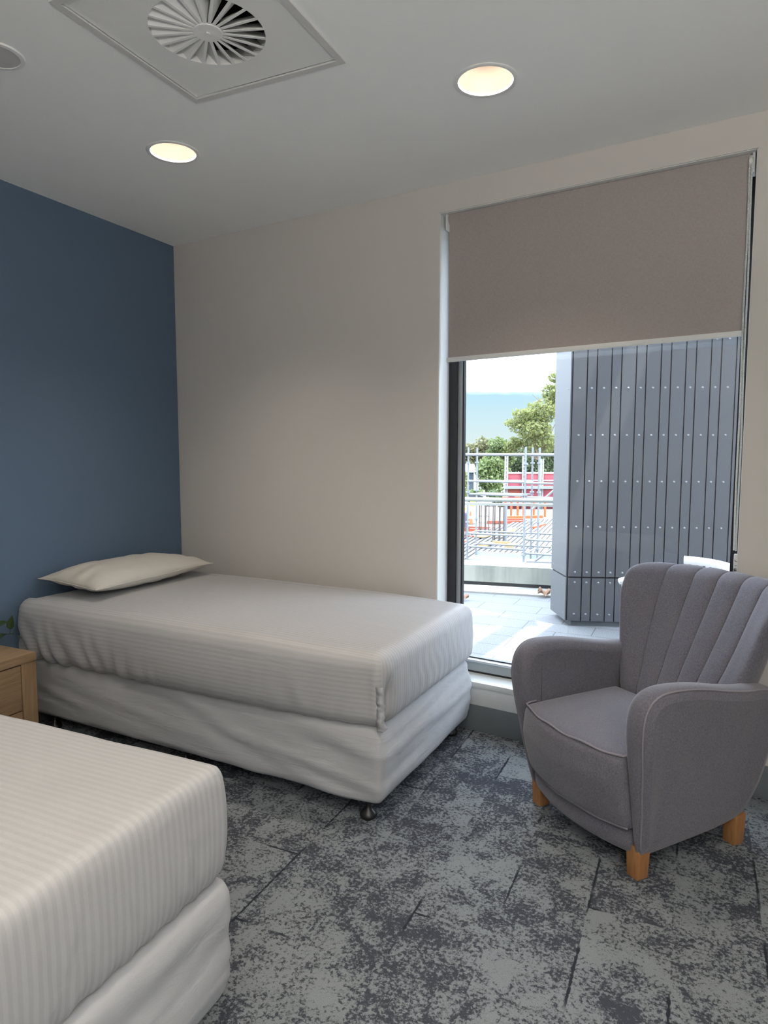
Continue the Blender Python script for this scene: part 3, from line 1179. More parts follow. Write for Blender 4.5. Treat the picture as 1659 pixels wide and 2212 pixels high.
# ------------------------------------------------------------------ pillow
def make_pillow():
    t = math.radians(5.0)
    L, D, H = 0.88, 0.44, 0.172
    n, mm = 70, 40
    v, f = [], []

    def pt(a, b, s):
        # a,b in -1..1; corners stick out, sides pulled in
        px = a * D / 2 * (1 - 0.07 * (1 - abs(b) ** 2.5) * abs(a) ** 3)
        py = b * L / 2 * (1 - 0.05 * (1 - abs(a) ** 2.5) * abs(b) ** 3)
        k = (max(0, 1 - abs(a) ** 2.3)) ** 0.55 * (max(0, 1 - abs(b) ** 3.2)) ** 0.62
        z = s * H / 2 * k * (1.0 if s > 0 else 0.62)
        wr = 0.007 * nz3(px * 5, py * 16, 2.0) * k
        edge = abs(b) ** 4
        wr += 0.016 * edge * math.sin(a * 11 + 2.2 * nz3(py * 4, px * 6, 7)) * k
        z += s * wr
        z += 0.016 * (1 - k) * (0.5 + b * 0.3) + 0.012 * nz3(px * 3, py * 3, 4)
        return (px, py, z)
    top = [[None] * (mm + 1) for _ in range(n + 1)]
    bot = [[None] * (mm + 1) for _ in range(n + 1)]
    bm = bmesh.new()
    for i in range(n + 1):
        b = -1 + 2 * i / n
        for j in range(mm + 1):
            a = -1 + 2 * j / mm
            a = math.copysign(abs(a) ** 0.85, a)
            top[i][j] = bm.verts.new(pt(a, b, 1))
            bot[i][j] = top[i][j] if (i in (0, n) or j in (0, mm)) else bm.verts.new(pt(a, b, -1))
    for i in range(n):
        for j in range(mm):
            bm.faces.new((top[i][j], top[i + 1][j], top[i + 1][j + 1], top[i][j + 1]))
            bm.faces.new((bot[i][j], bot[i][j + 1], bot[i + 1][j + 1], bot[i + 1][j]))
    o = from_bm('pillow', bm, M['pillow'], smooth=True)
    o.location = (0.330, -0.66, 0.760)
    o.rotation_euler = (math.radians(-1.0), math.radians(2), t)
    tag(o, 'plump cream pillow at the head of the bed, against the blue wall', 'pillow')
    rim = []
    for i in range(n + 1):
        rim.append(pt(1, -1 + 2 * i / n, 1))
    for j in range(1, mm + 1):
        a = 1 - 2 * j / mm
        rim.append(pt(math.copysign(abs(a) ** 0.85, a), 1, 1))
    for i in range(1, n + 1):
        rim.append(pt(-1, 1 - 2 * i / n, 1))
    for j in range(1, mm):
        a = -1 + 2 * j / mm
        rim.append(pt(math.copysign(abs(a) ** 0.85, a), -1, 1))
    tube('seam', rim, 0.0026, M['pillow'], o, 6, True)


make_pillow()

# ------------------------------------------------------------------ nightstand and plant
ns = thing('nightstand', 'light oak bedside cabinet with drawers between the two beds', 'nightstand', (0.180, -1.440, 0), SKEW)
ND, NW, NH = 0.392, 0.50, 0.52
lohi('top', (0, -NW, NH - 0.040), (ND, 0, NH), M['oak_y'], ns, 0.002)
for s, y in ((0, -0.075), (1, -NW)):
    lohi('side_panel', (0.005, y, 0.0), (ND - 0.004, y + 0.075, NH - 0.0405), M['oak_z'], ns, 0.0015)
lohi('drawer', (0.03, -NW + 0.079, 0.262), (ND - 0.006, -0.079, NH - 0.046), M['oak_y'], ns, 0.0015)
lohi('drawer', (0.03, -NW + 0.079, 0.04), (ND - 0.006, -0.079, 0.256), M['oak_y'], ns, 0.0015)
lohi('carcass', (0.0, -NW + 0.0755, 0.03), (ND - 0.03, -0.0755, NH - 0.041), M['dark'], ns)

pp = thing('potted_plant', 'dark green trailing houseplant standing on the oak bedside cabinet', 'plant', (0.30, -1.70, NH))
lathe('pot', [(0, 0), (0.045, 0), (0.055, 0.09), (0.058, 0.095), (0.052, 0.095), (0.048, 0.02), (0, 0.02)], M['pot'], pp, 32)
lathe('soil', [(0, 0.078), (0.0525, 0.08), (0.052, 0.07), (0, 0.07)], M['bark'], pp, 24)
O_pp = Vector((0.30, -1.70, NH))


def leaf(base, tip, width, parent, droop=0.1, side=0.0):
    base, tip = Vector(base), Vector(tip)
    d = tip - base
    L = d.length
    x = d.normalized()
    y = x.cross(Vector((0.4 + side, -0.5, 0.75))).normalized()
    z = y.cross(x)
    v, f = [], []
    n = 10
    for i in range(n + 1):
        t = i / n
        w = width * math.sin(PI * t ** 0.72) ** 0.9 * (1 - 0.12 * t)
        c = base + x * (L * t) - Vector((0, 0, 1)) * droop * L * t * t
        v += [c - y * w + z * w * 0.3, c - y * w * 0.5 + z * w * 0.08, c, c + y * w * 0.5 + z * w * 0.08, c + y * w + z * w * 0.3]
    for i in range(n):
        for k in range(4):
            a = i * 5 + k
            f.append((a, a + 1, a + 6, a + 5))
    o = from_py('leaf', v, f, M['houseplant'], parent, smooth=True)
    s = o.modifiers.new('thick', 'SOLIDIFY')
    s.thickness = 0.0008
    return o


def rel(px, py, dd=3.25):
    return at(px, py, dd) - O_pp


root = Vector((0, 0, 0.08))
st = [[root, Vector((0.0, 0.12, 0.16)), rel(-14, 1364), rel(12, 1370), rel(26, 1369), rel(46, 1377)],
      [root, Vector((-0.03, 0.14, 0.2)), rel(-30, 1350, 3.14), rel(-4, 1352, 3.14)],
      [root, Vector((0.04, 0.08, 0.15)), rel(-25, 1372), rel(-6, 1382)],
      [rel(22, 1369), rel(22.5, 1362), rel(21, 1359)], [rel(27, 1369), rel(33, 1363), rel(40, 1360)],
      [root, Vector((0.02, -0.10, 0.2)), Vector((0.05, -0.2, 0.17))], [root, Vector((0.0, -0.02, 0.2)), Vector((0.03, -0.05, 0.28))]]
bm = bmesh.new()
for p in st:
    tube(None, p, 0.0014, None, None, 6, False, bm)
from_bm('stem', bm, M['houseplant'], pp, smooth=True)
leaf(rel(21, 1360), rel(27, 1329), 0.019, pp, 0.0, 0.2)
leaf(rel(-8, 1352, 3.14), rel(17, 1342, 3.14), 0.018, pp, 0.05)
leaf(rel(-12, 1384), rel(15, 1369), 0.020, pp, 0.0, -0.3)
leaf(rel(38, 1375), rel(49, 1377.5), 0.0045, pp, 0.1)
for b, tp in (((0.05, -0.2, 0.17), (0.10, -0.27, 0.15)), ((0.03, -0.05, 0.28), (0.06, -0.10, 0.34)), ((0.0, 0.10, 0.15), (0.06, 0.06, 0.20)), ((0.02, -0.1, 0.2), (-0.03, -0.15, 0.26)), ((0.03, -0.05, 0.26), (-0.02, 0.0, 0.31))):
    leaf(b, tp, 0.024, pp, 0.1)

# ------------------------------------------------------------------ armchair  (local x: along the seat, local -y: the way it faces)
AC = Vector((3.10141, -0.46289, 0))
ac = thing('armchair', 'grey lavender wool armchair with channelled wing back and wooden legs', 'armchair', AC, math.atan2(-0.545, 0.838))


def L3(s, f, z):
    return Vector((s, -f, z))


def interp(z, pts):
    return float(np.interp(z, [p[0] for p in pts], [p[1] for p in pts]))


ARM_OUT = [(0.08, 0.292), (0.25, 0.325), (0.42, 0.350), (0.55, 0.362), (0.70, 0.362)]


def smooth_closed(pts, per=8):
    """Catmull-Rom through closed points"""
    n = len(pts)
    out = []
    P_ = [np.array(p, float) for p in pts]
    for i in range(n):
        p0, p1, p2, p3 = P_[i - 1], P_[i], P_[(i + 1) % n], P_[(i + 2) % n]
        for k in range(per):
            t = k / per
            out.append(0.5 * ((2 * p1) + (-p0 + p2) * t + (2 * p0 - 5 * p1 + 4 * p2 - p3) * t * t + (-p0 + 3 * p1 - 3 * p2 + p3) * t ** 3))
    return out


def smooth_open(pts, per=8):
    P_ = [np.array(p, float) for p in pts]
    P_ = [2 * P_[0] - P_[1]] + P_ + [2 * P_[-1] - P_[-2]]
    out = []
    for i in range(1, len(P_) - 2):
        p0, p1, p2, p3 = P_[i - 1:i + 3]
        for k in range(per):
            t = k / per
            out.append(0.5 * ((2 * p1) + (-p0 + p2) * t + (2 * p0 - 5 * p1 + 4 * p2 - p3) * t * t + (-p0 + 3 * p1 - 3 * p2 + p3) * t ** 3))
    out.append(P_[-2])
    return out


ARM = [(0.290, 0.092), (0.308, 0.145), (0.325, 0.24), (0.345, 0.36), (0.364, 0.48), (0.370, 0.57), (0.350, 0.640), (0.300, 0.680), (0.22, 0.688), (0.10, 0.676), (-0.03, 0.650),
       (-0.13, 0.634), (-0.225, 0.626), (-0.290, 0.598), (-0.318, 0.50), (-0.305, 0.38), (-0.288, 0.29), (-0.265, 0.215), (-0.228, 0.145), (-0.165, 0.111), (-0.02, 0.095), (0.14, 0.088), (0.262, 0.085)]


def make_arm(side):
    out = smooth_closed(ARM, 7)
    for _ in range(2):
        out = [(out[i - 1] + 2 * out[i] + out[(i + 1) % len(out)]) / 4 for i in range(len(out))]
    n = len(out)
    # inward normals
    nr = []
    for i in range(n):
        t = out[(i + 1) % n] - out[i - 1]
        t /= (np.linalg.norm(t) + 1e-9)
        nr.append(np.array((-t[1], t[0])))
    ar = sum(out[i][0] * out[(i + 1) % n][1] - out[(i + 1) % n][0] * out[i][1] for i in range(n))
    sg = 1 if ar > 0 else -1
    layers = []
    K = 11
    for k in range(K + 1):
        a = -1 + 2 * k / K
        R = 0.040
        e = R * (1 - (1 - abs(a) ** 2.6) ** (1 / 2.6))
        layers.append((a, e))
    layers = [(-1.0, 0.0405)] + layers + [(1.0, 0.0405)]
    bm = bmesh.new()
    rings = []
    for a, e in layers:
        ring = []
        for i in range(n):
            p = out[i] + sg * nr[i] * e
            z = p[1]
            so = interp(out[i][1], ARM_OUT)
            si = 0.268
            s = si + (so - si) * (a + 1) / 2
            if a >= 0.999:
                s += 0.004
            ring.append(bm.verts.new(L3(side * s, p[0], z)))
        rings.append(ring)
    for A, B in zip(rings, rings[1:]):
        for i in range(n):
            j = (i + 1) % n
            bm.faces.new((A[i], A[j], B[j], B[i]))
    bm.faces.new(rings[0])
    bm.faces.new(rings[-1][::-1])
    bmesh.ops.triangulate(bm, faces=[f for f in bm.faces if len(f.verts) > 4])
    o = from_bm('armrest', bm, M['wool'], ac, smooth=True)
    pts = []
    for i in range(n):
        a, e = 0.80, 0.040 * (1 - (1 - 0.80 ** 2.6) ** (1 / 2.6))
        p = out[i] + sg * nr[i] * (e - 0.001)
        so = interp(out[i][1], ARM_OUT)
        pts.append(L3(side * (0.268 + (so - 0.268) * (a + 1) / 2), p[0], p[1]))
    # run the piping up the front, over the top and to the back
    i0 = 3
    i1 = 7 * 13
    tube('piping', pts[i0:i1], 0.0036, M['piping'], o, 8)
    return o


for sd in (-1, 1):
    make_arm(sd)


# backrest with fanned channels
def back_mesh():
    HW = [(0.10, 0.262), (0.45, 0.262), (0.56, 0.285), (0.64, 0.312), (0.72, 0.332), (0.85, 0.356), (0.95, 0.370), (1.0, 0.370)]
    FC = [(0.10, -0.135), (0.40, -0.135), (0.46, -0.142), (0.60, -0.215), (0.80, -0.325), (0.97, -0.415)]
    TK = [(0.10, 0.15), (0.45, 0.15), (0.60, 0.13), (0.95, 0.095)]
    seams = [-0.615, -0.30, 0.0, 0.30, 0.615]
    ZB = 0.125

    def ztop(u):
        return 0.970 - 0.004 * u * u - 0.038 * abs(u) ** 16

    def fluteh(u):
        if abs(u) >= 0.615:
            c = min(1.0, (abs(u) - 0.615) / 0.12)
            return 0.017 * math.sqrt(max(0.0, 1 - (1 - c) ** 2))
        for a, b in zip(seams, seams[1:]):
            if a <= u <= b:
                c = 2 * (u - a) / (b - a) - 1
                return 0.017 * (max(0.0, 1 - abs(c) ** 2.4)) ** 0.55
        return 0.0
    us = []
    marks = [-1.0, -0.97, -0.93] + seams + [0.93, 0.97, 1.0]
    base = list(np.linspace(-1, 1, 121)) + seams
    for s in seams:
        base += [s - 0.004, s + 0.004, s - 0.010, s + 0.010]
    base += [-0.995, -0.985, -0.975, 0.975, 0.985, 0.995]
    us = sorted(set(round(float(x), 4) for x in base if -1 <= x <= 1))
    nv = 44
    bm = bmesh.new()
    rings = []
    for u in us:
        zt = ztop(u)
        prof = []
        edge = (1 - abs(u) ** 20) ** 0.5 if abs(u) < 1 else 0.0
        fh = fluteh(u)
        R = 0.042
        path = []
        for k in range(nv + 1):                       # front, going up
            z = ZB + (zt - R - ZB) * k / nv
            path.append((z, 1.0, 1.0))
        for k in range(1, 12):                         # over the top
            a = PI * k / 12
            path.append((zt - R + R * math.sin(a), math.cos(a), max(0.25, math.cos(a * 0.5))))
        for k in range(nv // 2 + 1):                   # down the rear
            z = zt - R - (zt - R - ZB) * k / (nv // 2)
            path.append((z, -1.0, 0.0))
        ring = []
        for z, side, fl in path:
            hw = interp(z, HW)
            fc = interp(z, FC)
            wing = 0.155 * max(0.0, min(1.0, (z - 0.42) / 0.42)) * abs(u) ** 2.6
            tk = interp(z, TK)
            mid = fc + wing - tk / 2
            over = 1.0
            ff = mid + side * (tk / 2) * edge
            if fl > 0:
                vis = max(0.0, min(1.0, (z - 0.3) / 0.1))
                ff += fh * fl * vis * edge - 0.008 * vis * edge
                if abs(side) < 0.999:
                    z = z + (fh - 0.017) * 0.55 * (1 - abs(side)) * edge
            s = hw * u
            ring.append(bm.verts.new(L3(s, ff, z)))
        rings.append(ring)
    for A, B in zip(rings, rings[1:]):
        for k in range(len(A) - 1):
            bm.faces.new((A[k], A[k + 1], B[k + 1], B[k]))
        bm.faces.new((A[-1], A[0], B[0], B[-1]))
    bmesh.ops.remove_doubles(bm, verts=bm.verts, dist=2e-4)
    return from_bm('backrest', bm, M['wool'], ac, angle=62)


back_mesh()


# seat with bowed, bulging front
def bow(s, f):
    return 0.055 * (1 - (s / 0.275) ** 2) * max(0.0, min(1.0, (f + 0.05) / 0.3))


def seat_disp(V, N, h):
    out = V.copy()
    for i, p in enumerate(V):
        x, y, z = p        # x: depth (0 at rear), y: width
        f = x
        zz = z / h[2]
        tf = max(0.0, min(1.0, (x + h[0]) / (2 * h[0])))
        out[i, 0] += 0.055 * (1 - (y / h[1]) ** 2) * tf ** 1.5
        if N[i, 0] > 0.2:
            out[i, 0] += 0.012 * math.sin(PI * max(0, min(1, 0.5 - zz / 2))) - 0.030 * max(0.0, (-zz) + 0.2) * 0.9
        if N[i, 2] > 0.2:
            out[i, 2] += 0.018 * (1 - (y / h[1]) ** 2) * (1 - (x / h[0]) ** 2) - 0.006 * tf
            out[i, 2] += 0.0015 * nz3(x * 9, y * 9, 1)
    return out


SV, SF, SU = rounded_block(0.49, 0.545, 0.275, 0.026, 0.018, seat_disp, 0.175)
SV2 = np.stack([SV[:, 1], -(SV[:, 0] - 0.135), SV[:, 2]], 1)
seat = block_obj('seat_cushion', SV2, SF, SU, M['wool'], ac)
pip = []
for i in range(41):
    s = -0.262 + 0.524 * i / 40
    pip.append(L3(s, 0.348 + 0.055 * (1 - (s / 0.2725) ** 2), 0.4425 + 0.003 * math.sin(i * 0.5)))
pip = [L3(-0.266, 0.30, 0.447), L3(-0.266, 0.33, 0.446)] + pip + [L3(0.266, 0.33, 0.446), L3(0.266, 0.30, 0.447)]
tube('piping', pip, 0.0042, M['piping'], seat, 8)


def apron_disp(V, N, h):
    out = V.copy()
    for i, p in enumerate(V):
        x, y, z = p
        tf = max(0.0, min(1.0, (x + h[0]) / (2 * h[0])))
        out[i, 0] += 0.050 * (1 - (y / h[1]) ** 2) * tf ** 1.5
        if z < 0:
            out[i, 0] -= 0.014 * (-z / h[2]) * tf
            out[i, 2] += 0.0
    return out


AV, AF, AU = rounded_block(0.44, 0.53, 0.095, 0.016, 0.02, apron_disp, 0.080)
AV2 = np.stack([AV[:, 1], -(AV[:, 0] - 0.135), AV[:, 2]], 1)
apr = block_obj('seat_rail', AV2, AF, AU, M['wool'], ac)
pip = [L3(s, 0.3165 + 0.0545 * (1 - (s / 0.268) ** 2), 0.180 + 0.002 * math.sin(s * 30)) for s in np.linspace(-0.262, 0.262, 36)]
tube('piping', pip, 0.0042, M['piping'], apr, 8)
for s, f in ((-0.268, 0.262), (0.262, 0.268), (-0.262, -0.215), (0.262, -0.215)):
    bm = bmesh.new()
    vs = box(bm, (0, 0, 0.06), (0.058, 0.058, 0.12), bev=0.005)
    for q in bm.verts:
        if q.co.z < 0.03:
            q.co.x *= 0.86
            q.co.y *= 0.86
    from_bm('leg', bm, M['leg_wood'], ac, loc=L3(s, f, 0.0), angle=40)

# ================================================================== outside
RGT = Vector((0.847, 0.5237))
# terrace slab on this level, kerb, upstand wall, hand rail
PD = Vector((math.cos(math.radians(15.5)), math.sin(math.radians(15.5)), 0))    # along the upstand
PN = Vector((-PD.y, PD.x, 0))
P0 = Vector((1.08, 3.20, 0))                                                    # foot of the kerb


def pbox(bm, along, depth, zz):
    """box in the upstand's own axes"""
    (a0, a1), (d0, d1), (z0, z1) = along, depth, zz
    vs = []
    for a, d, z in ((a0, d0, z0), (a1, d0, z0), (a1, d1, z0), (a0, d1, z0), (a0, d0, z1), (a1, d0, z1), (a1, d1, z1), (a0, d1, z1)):
        p = P0 + PD * a + PN * d
        vs.append(bm.verts.new((p.x, p.y, z)))
    for f in ((3, 2, 1, 0), (4, 5, 6, 7), (0, 1, 5, 4), (1, 2, 6, 5), (2, 3, 7, 6), (3, 0, 4, 7)):
        bm.faces.new([vs[i] for i in f])


def pobj(name, along, depth, zz, mat, parent=None):
    bm = bmesh.new()
    pbox(bm, along, depth, zz)
    return from_bm(name, bm, mat, parent)


bm = bmesh.new()
q = [Vector((-4.0, TH, 0)), Vector((RX + 0.2, TH, 0)), Vector((RX + 0.2, -9.0, 0)), Vector((16.0, -9.0, 0)), P0 + PD * 15.0, P0 - PD * 5.0]
lo_ = [bm.verts.new((p.x, p.y, -0.25)) for p in q]
hi_ = [bm.verts.new((p.x, p.y, 0.0)) for p in q]
bm.faces.new(hi_)
bm.faces.new(lo_[::-1])
for i in range(6):
    bm.faces.new((lo_[i], lo_[(i + 1) % 6], hi_[(i + 1) % 6], hi_[i]))
struct(from_bm('terrace_floor', bm, M['pavers']))
struct(pobj('terrace_kerb', (-5, 15), (0.0, 0.34), (-0.25, 0.018), M['pale_concrete']))
up = struct(empty('terrace_upstand', P0))
o = pobj('wall_core', (-5, 15), (0.40, 0.60), (-0.25, 0.06), M['plinth'])
o2 = pobj('concrete_beam', (-5, 15), (0.34, 0.66), (0.055, 0.232), M['concrete'])
for x_ in (o, o2):
    x_.parent = up
    x_.location = -P0
hr = thing('handrail', 'cream handrail running above the concrete upstand at the terrace edge', 'railing', P0 + PN * 0.5)


def hp(a, d, z):
    return PD * a + PN * d + Vector((0, 0, z))


tl = math.tan(math.radians(0))
HD = Vector((math.cos(math.radians(18.5)), math.sin(math.radians(18.5)), 0))
tube('top_rail', [HD * a + Vector((0, 0, 0.928)) for a in np.linspace(-4.5, 8.0, 3)], 0.023, M['rail'], hr, 14)
bm = bmesh.new()
beam(bm, HD * -4.5 + Vector((0, 0, 0.878)), HD * 8.0 + Vector((0, 0, 0.878)), 0.05, 0.026)
from_bm('lower_rail', bm, M['rail'], hr)
for a in (-1.95, 1.9, 4.6):
    bm = bmesh.new()
    beam(bm, HD * a + Vector((0, 0, 0.20)), HD * a + Vector((0, 0, 0.91)), 0.05, 0.02)
    from_bm('post', bm, M['rail'], hr)

# dry curled leaf on the kerb, a second scrap further along
lf = at(1175, 1285, 5.0)


def dryleaf(px, py, dd, s, label):
    c = at(px, py, dd)
    v, f = [], []
    n = 10
    for i in range(n + 1):
        t = i / n
        w = s * 0.42 * math.sin(PI * min(1, t * 0.9 + 0.06)) * (1 + 0.35 * math.sin(t * 15))
        for k in range(5):
            q_ = (k - 2) / 2
            v.append((s * (t - 0.5), w * q_, 0.5 * s * (abs(q_) ** 1.5) * (0.55 + 0.3 * math.sin(t * 9)) + 0.10 * s * math.sin(t * 7)))
    for i in range(n):
        for k in range(4):
            a = i * 5 + k
            f.append((a, a + 1, a + 6, a + 5))
    o = from_py('dry_leaf', v, f, M['dry_leaf'], smooth=True)
    md = o.modifiers.new('thick', 'SOLIDIFY')
    md.thickness = 0.002
    o.rotation_euler = (0.3, 0, 0.5)
    o.location = c
    tag(o, label, 'leaf', 'dry leaves on the kerb')
    zmin = min((o.rotation_euler.to_matrix() @ Vector(p)).z for p in v)
    o.location.z = 0.018 - zmin + 0.001
    return o


dryleaf(1175, 1285, 6.60, 0.125, 'curled brown dry leaf on the kerb beside the grey clad column')
dryleaf(1003, 1274, 6.45, 0.09, 'small brown dry leaf on the kerb close to the black window frame')

# overhead beams of the terrace frame and the eave (out of the picture, they shade the terrace)
zb = 3.6
S3 = Vector((SK.x * zb, SK.y * zb, zb))
BD = Vector((math.cos(math.radians(28)), math.sin(math.radians(28)), 0))
bm = bmesh.new()
c0 = Vector((1.35, 2.16, 0)) + S3
beam(bm, c0 - BD * 4, c0 + BD * 0.40, 0.33, 0.10)
beam(bm, Vector((1.64, 0.6, 0)) + S3, Vector((1.60, 3.6, 0)) + S3, 0.155, 0.10)
box(bm, (S3.x + 1.885 + 1.6, S3.y + 1.85 + 1.6, zb), (3.2, 3.2, 0.10))
struct(from_bm('trim_4', bm, M['cladding_smooth']))

# clad column
CA = Vector((1.976, 2.330, 0))
CM = Vector((math.cos(math.radians(26)), math.sin(math.radians(26)), 0))
CN = Vector((CM.y, -CM.x, 0))                       # outward from the main face
CB = Vector((1.750, 2.650, 0))
CL = (CB - CA).normalized()
CLn = Vector((CL.y, -CL.x, 0)) * -1
col = struct(empty('clad_column', CA))
col['label'] = 'grey metal and fibre cement clad column outside the window'
TOPZ, SEAM, BOT = 4.2, 0.415, 0.048
LEN = 2.3


def cface(bm, org, along, nrm, a0, a1, z0, z1, d0=0.0, d1=0.012):
    vs = []
    for dd in (d0, d1):
        for a, z in ((a0, z0), (a1, z0), (a1, z1), (a0, z1)):
            p = org + along * a + nrm * dd
            vs.append(bm.verts.new((p.x - CA.x, p.y - CA.y, z)))
    for f in ((0, 1, 2, 3), (7, 6, 5, 4), (0, 4, 5, 1), (1, 5, 6, 2), (2, 6, 7, 3), (3, 7, 4, 0)):
        bm.faces.new([vs[i] for i in f])


WID = (0.1135, 0.0765)
edges = [0.004]
i = 0
while edges[-1] < LEN - 0.15:
    edges.append(edges[-1] + WID[i % 2])
    i += 1
for nm, z0, z1 in (('upper_cladding', SEAM + 0.006, TOPZ), ('lower_cladding', BOT, SEAM - 0.006)):
    bm = bmesh.new()
    for e0, e1 in zip(edges, edges[1:]):
        cface(bm, CA, CM, CN, e0 + 0.0045, e1 - 0.0045, z0, z1)
    from_bm(nm, bm, M['cladding'], col)
    bm = bmesh.new()
    cface(bm, CA, CL, CLn, 0.002, (CB - CA).length, z0, z1, 0.0, 0.010)
    from_bm('corner_panel', bm, M['cladding_smooth'], col)
bm = bmesh.new()
pl = [CA - CN * 0.003, CA + CM * (LEN - 0.14) - CN * 0.003, CA + CM * (LEN - .14) - CN * 0.9, CB + Vector((0.35, 0.55, 0)), CB - CLn * 0.003]
for z0, z1, ins, nm, mt in ((BOT, TOPZ, 0.0, 'core', 'dark'), (0.0, BOT + 0.002, 0.05, 'plinth', 'plinth')):
    bm = bmesh.new()
    cen = sum(pl, Vector()) / len(pl)
    lo_ = [bm.verts.new((p.x - CA.x, p.y - CA.y, z0)) for p in [q + (cen - q).normalized() * ins for q in pl]]
    hi_ = [bm.verts.new((v.co.x, v.co.y, z1)) for v in lo_]
    bm.faces.new(hi_)
    bm.faces.new(lo_[::-1])
    for k in range(len(pl)):
        bm.faces.new((lo_[k], lo_[(k + 1) % len(pl)], hi_[(k + 1) % len(pl)], hi_[k]))
    from_bm(nm, bm, M[mt], col)


def rivets(zs, org, along, nrm, aa, r, d):
    for z in zs:
        bm = bmesh.new()
        for a in aa:
            p = org + along * a + nrm * d
            mt = Matrix.Translation((p.x - CA.x, p.y - CA.y, z)) @ nrm.to_track_quat('Z', 'Y').to_matrix().to_4x4() @ Matrix.Diagonal((1, 1, 0.5, 1))
            bmesh.ops.create_uvsphere(bm, u_segments=12, v_segments=6, radius=r, matrix=mt)
        from_bm('rivet_row', bm, M['rivet'], col, smooth=True)


mids = [(a + b) / 2 for a, b in zip(edges, edges[1:])]
rivets((0.105, 0.372, 0.458, 0.835, 1.208, 1.582, 1.958, 2.335), CA, CM, CN, mids, 0.0095, 0.012)
rivets((0.10, 0.345, 0.47, 0.835, 1.208, 1.582, 1.958, 2.335), CA, CL, CLn, (0.055, (CB - CA).length - 0.06), 0.006, 0.010)


# white slatted patio chair behind the armchair
pc = thing('patio_chair', 'white slatted outdoor chair on the terrace behind the armchair', 'chair', (at(1452, 1400, 4.3).x, at(1452, 1400, 4.3).y, 0), math.radians(-62))
# local: faces -y, back along +y


def arc_pts(z, r0, r1, a0, a1, n, cyy=0.0):
    return [Vector((r0 * math.sin(a), cyy + r1 * math.cos(a), z)) for a in np.linspace(a0, a1, n)]


for s in (-1, 1):
    tube('leg', [(s * 0.24, -0.24, 0.0), (s * 0.27, -0.25, 0.40), (s * 0.29, -0.24, 0.56)], 0.014, M['white_resin'], pc, 10)
    tube('leg', [(s * 0.22, 0.26, 0.0), (s * 0.24, 0.22, 0.40)], 0.014, M['white_resin'], pc, 10)
    tube('armrest', [(s * 0.29, -0.27, 0.555), (s * 0.31, -0.18, 0.572), (s * 0.32, -0.02, 0.58), (s * 0.30, 0.14, 0.60), (s * 0.25, 0.22, 0.63)], [0.022, 0.026, 0.026, 0.022, 0.016], M['white_resin'], pc, 12)
bm = bmesh.new()
for k in range(11):
    x = -0.25 + 0.05 * k
    beam(bm, (x, -0.26, 0.405), (x, 0.22, 0.395), 0.036, 0.014)
beam(bm, (-0.28, -0.24, 0.39), (0.28, -0.24, 0.39), 0.04, 0.02)
beam(bm, (-0.26, 0.2, 0.38), (0.26, 0.2, 0.38), 0.04, 0.02)
from_bm('seat', bm, M['white_resin'], pc)
bm = bmesh.new()
for k in range(15):
    a = -1.05 + 2.1 * k / 14
    p0 = Vector((0.25 * math.sin(a), 0.02 + 0.22 * math.cos(a), 0.40))
    p1 = Vector((0.315 * math.sin(a), 0.02 + 0.31 * math.cos(a), 0.70))
    beam(bm, p0, p1, 0.024, 0.010)
from_bm('back_slats', bm, M['white_resin'], pc)
bm = bmesh.new()
n = 26
v, f = [], []
for k in range(n + 1):
    a = -1.12 + 2.24 * k / n
    for r, z in ((0.308, 0.685), (0.330, 0.70), (0.328, 0.735), (0.300, 0.742), (0.285, 0.725), (0.290, 0.69)):
        v.append((r * math.sin(a), 0.02 + (r + 0.002) * math.cos(a), z))
for k in range(n):
    for j in range(6):
        f.append((k * 6 + j, k * 6 + (j + 1) % 6, k * 6 + 6 + (j + 1) % 6, k * 6 + 6 + j))
f += [tuple(range(6)), tuple(n * 6 + j for j in range(6))[::-1]]
from_py('top_rail', v, f, M['white_resin'], pc, smooth=True)

# ------------------------------------------------------------------ building site, one level down
GZ = -2.5
g = bmesh.new()
for sx_, sy_ in ((-60, 18.5), (60, 18.5), (60, 46.5), (-60, 46.5)):
    for zz_ in (GZ - 0.5, GZ):
        g.verts.new((CAMP.x + RGT.x * sx_ + FWD.x * sy_, CAMP.y + RGT.y * sx_ + FWD.y * sy_, zz_))
g.verts.ensure_lookup_table()
for q_ in ((1, 3, 5, 7), (0, 6, 4, 2), (0, 2, 3, 1), (2, 4, 5, 3), (4, 6, 7, 5), (6, 0, 1, 7)):
    g.faces.new([g.verts[k] for k in q_])
struct(from_bm('site_ground', g, M['ground']))
SZ = -9.5
g = bmesh.new()
box(g, (-60, 180, SZ - 0.25), (600, 420, 0.5))
struct(from_bm('street_ground', g, M['ground']))


def hv(x, y):
    """right / forward offsets to world xy"""
    p = Vector((RGT.x * x + FWD.x * y, RGT.y * x + FWD.y * y))
    return Vector((CAMP.x + p.x, CAMP.y + p.y, 0))


DZ = -2.40
deck = struct(empty('construction_deck', (0, 0, 0)))
pl = [at(940, 1240, 20.6), at(1215, 1240, 20.6), at(1215, 1122, 37.3), at(1130, 1124, 36.6), at(1078, 1137, 33.6), at(940, 1172, 27.6)]
bm = bmesh.new()
hi_ = [bm.verts.new((p.x, p.y, DZ)) for p in pl]
lo_ = [bm.verts.new((p.x, p.y, DZ - 0.06)) for p in pl]
bm.faces.new(hi_)
bm.faces.new(lo_[::-1])
for k in range(len(pl)):
    bm.faces.new((lo_[k], lo_[(k + 1) % len(pl)], hi_[(k + 1) % len(pl)], hi_[k]))
from_bm('deck_sheet', bm, M['deck'], deck)
DDIR = Vector((RGT.x * 0.338 + FWD.x * 0.941, RGT.y * 0.338 + FWD.y * 0.941))


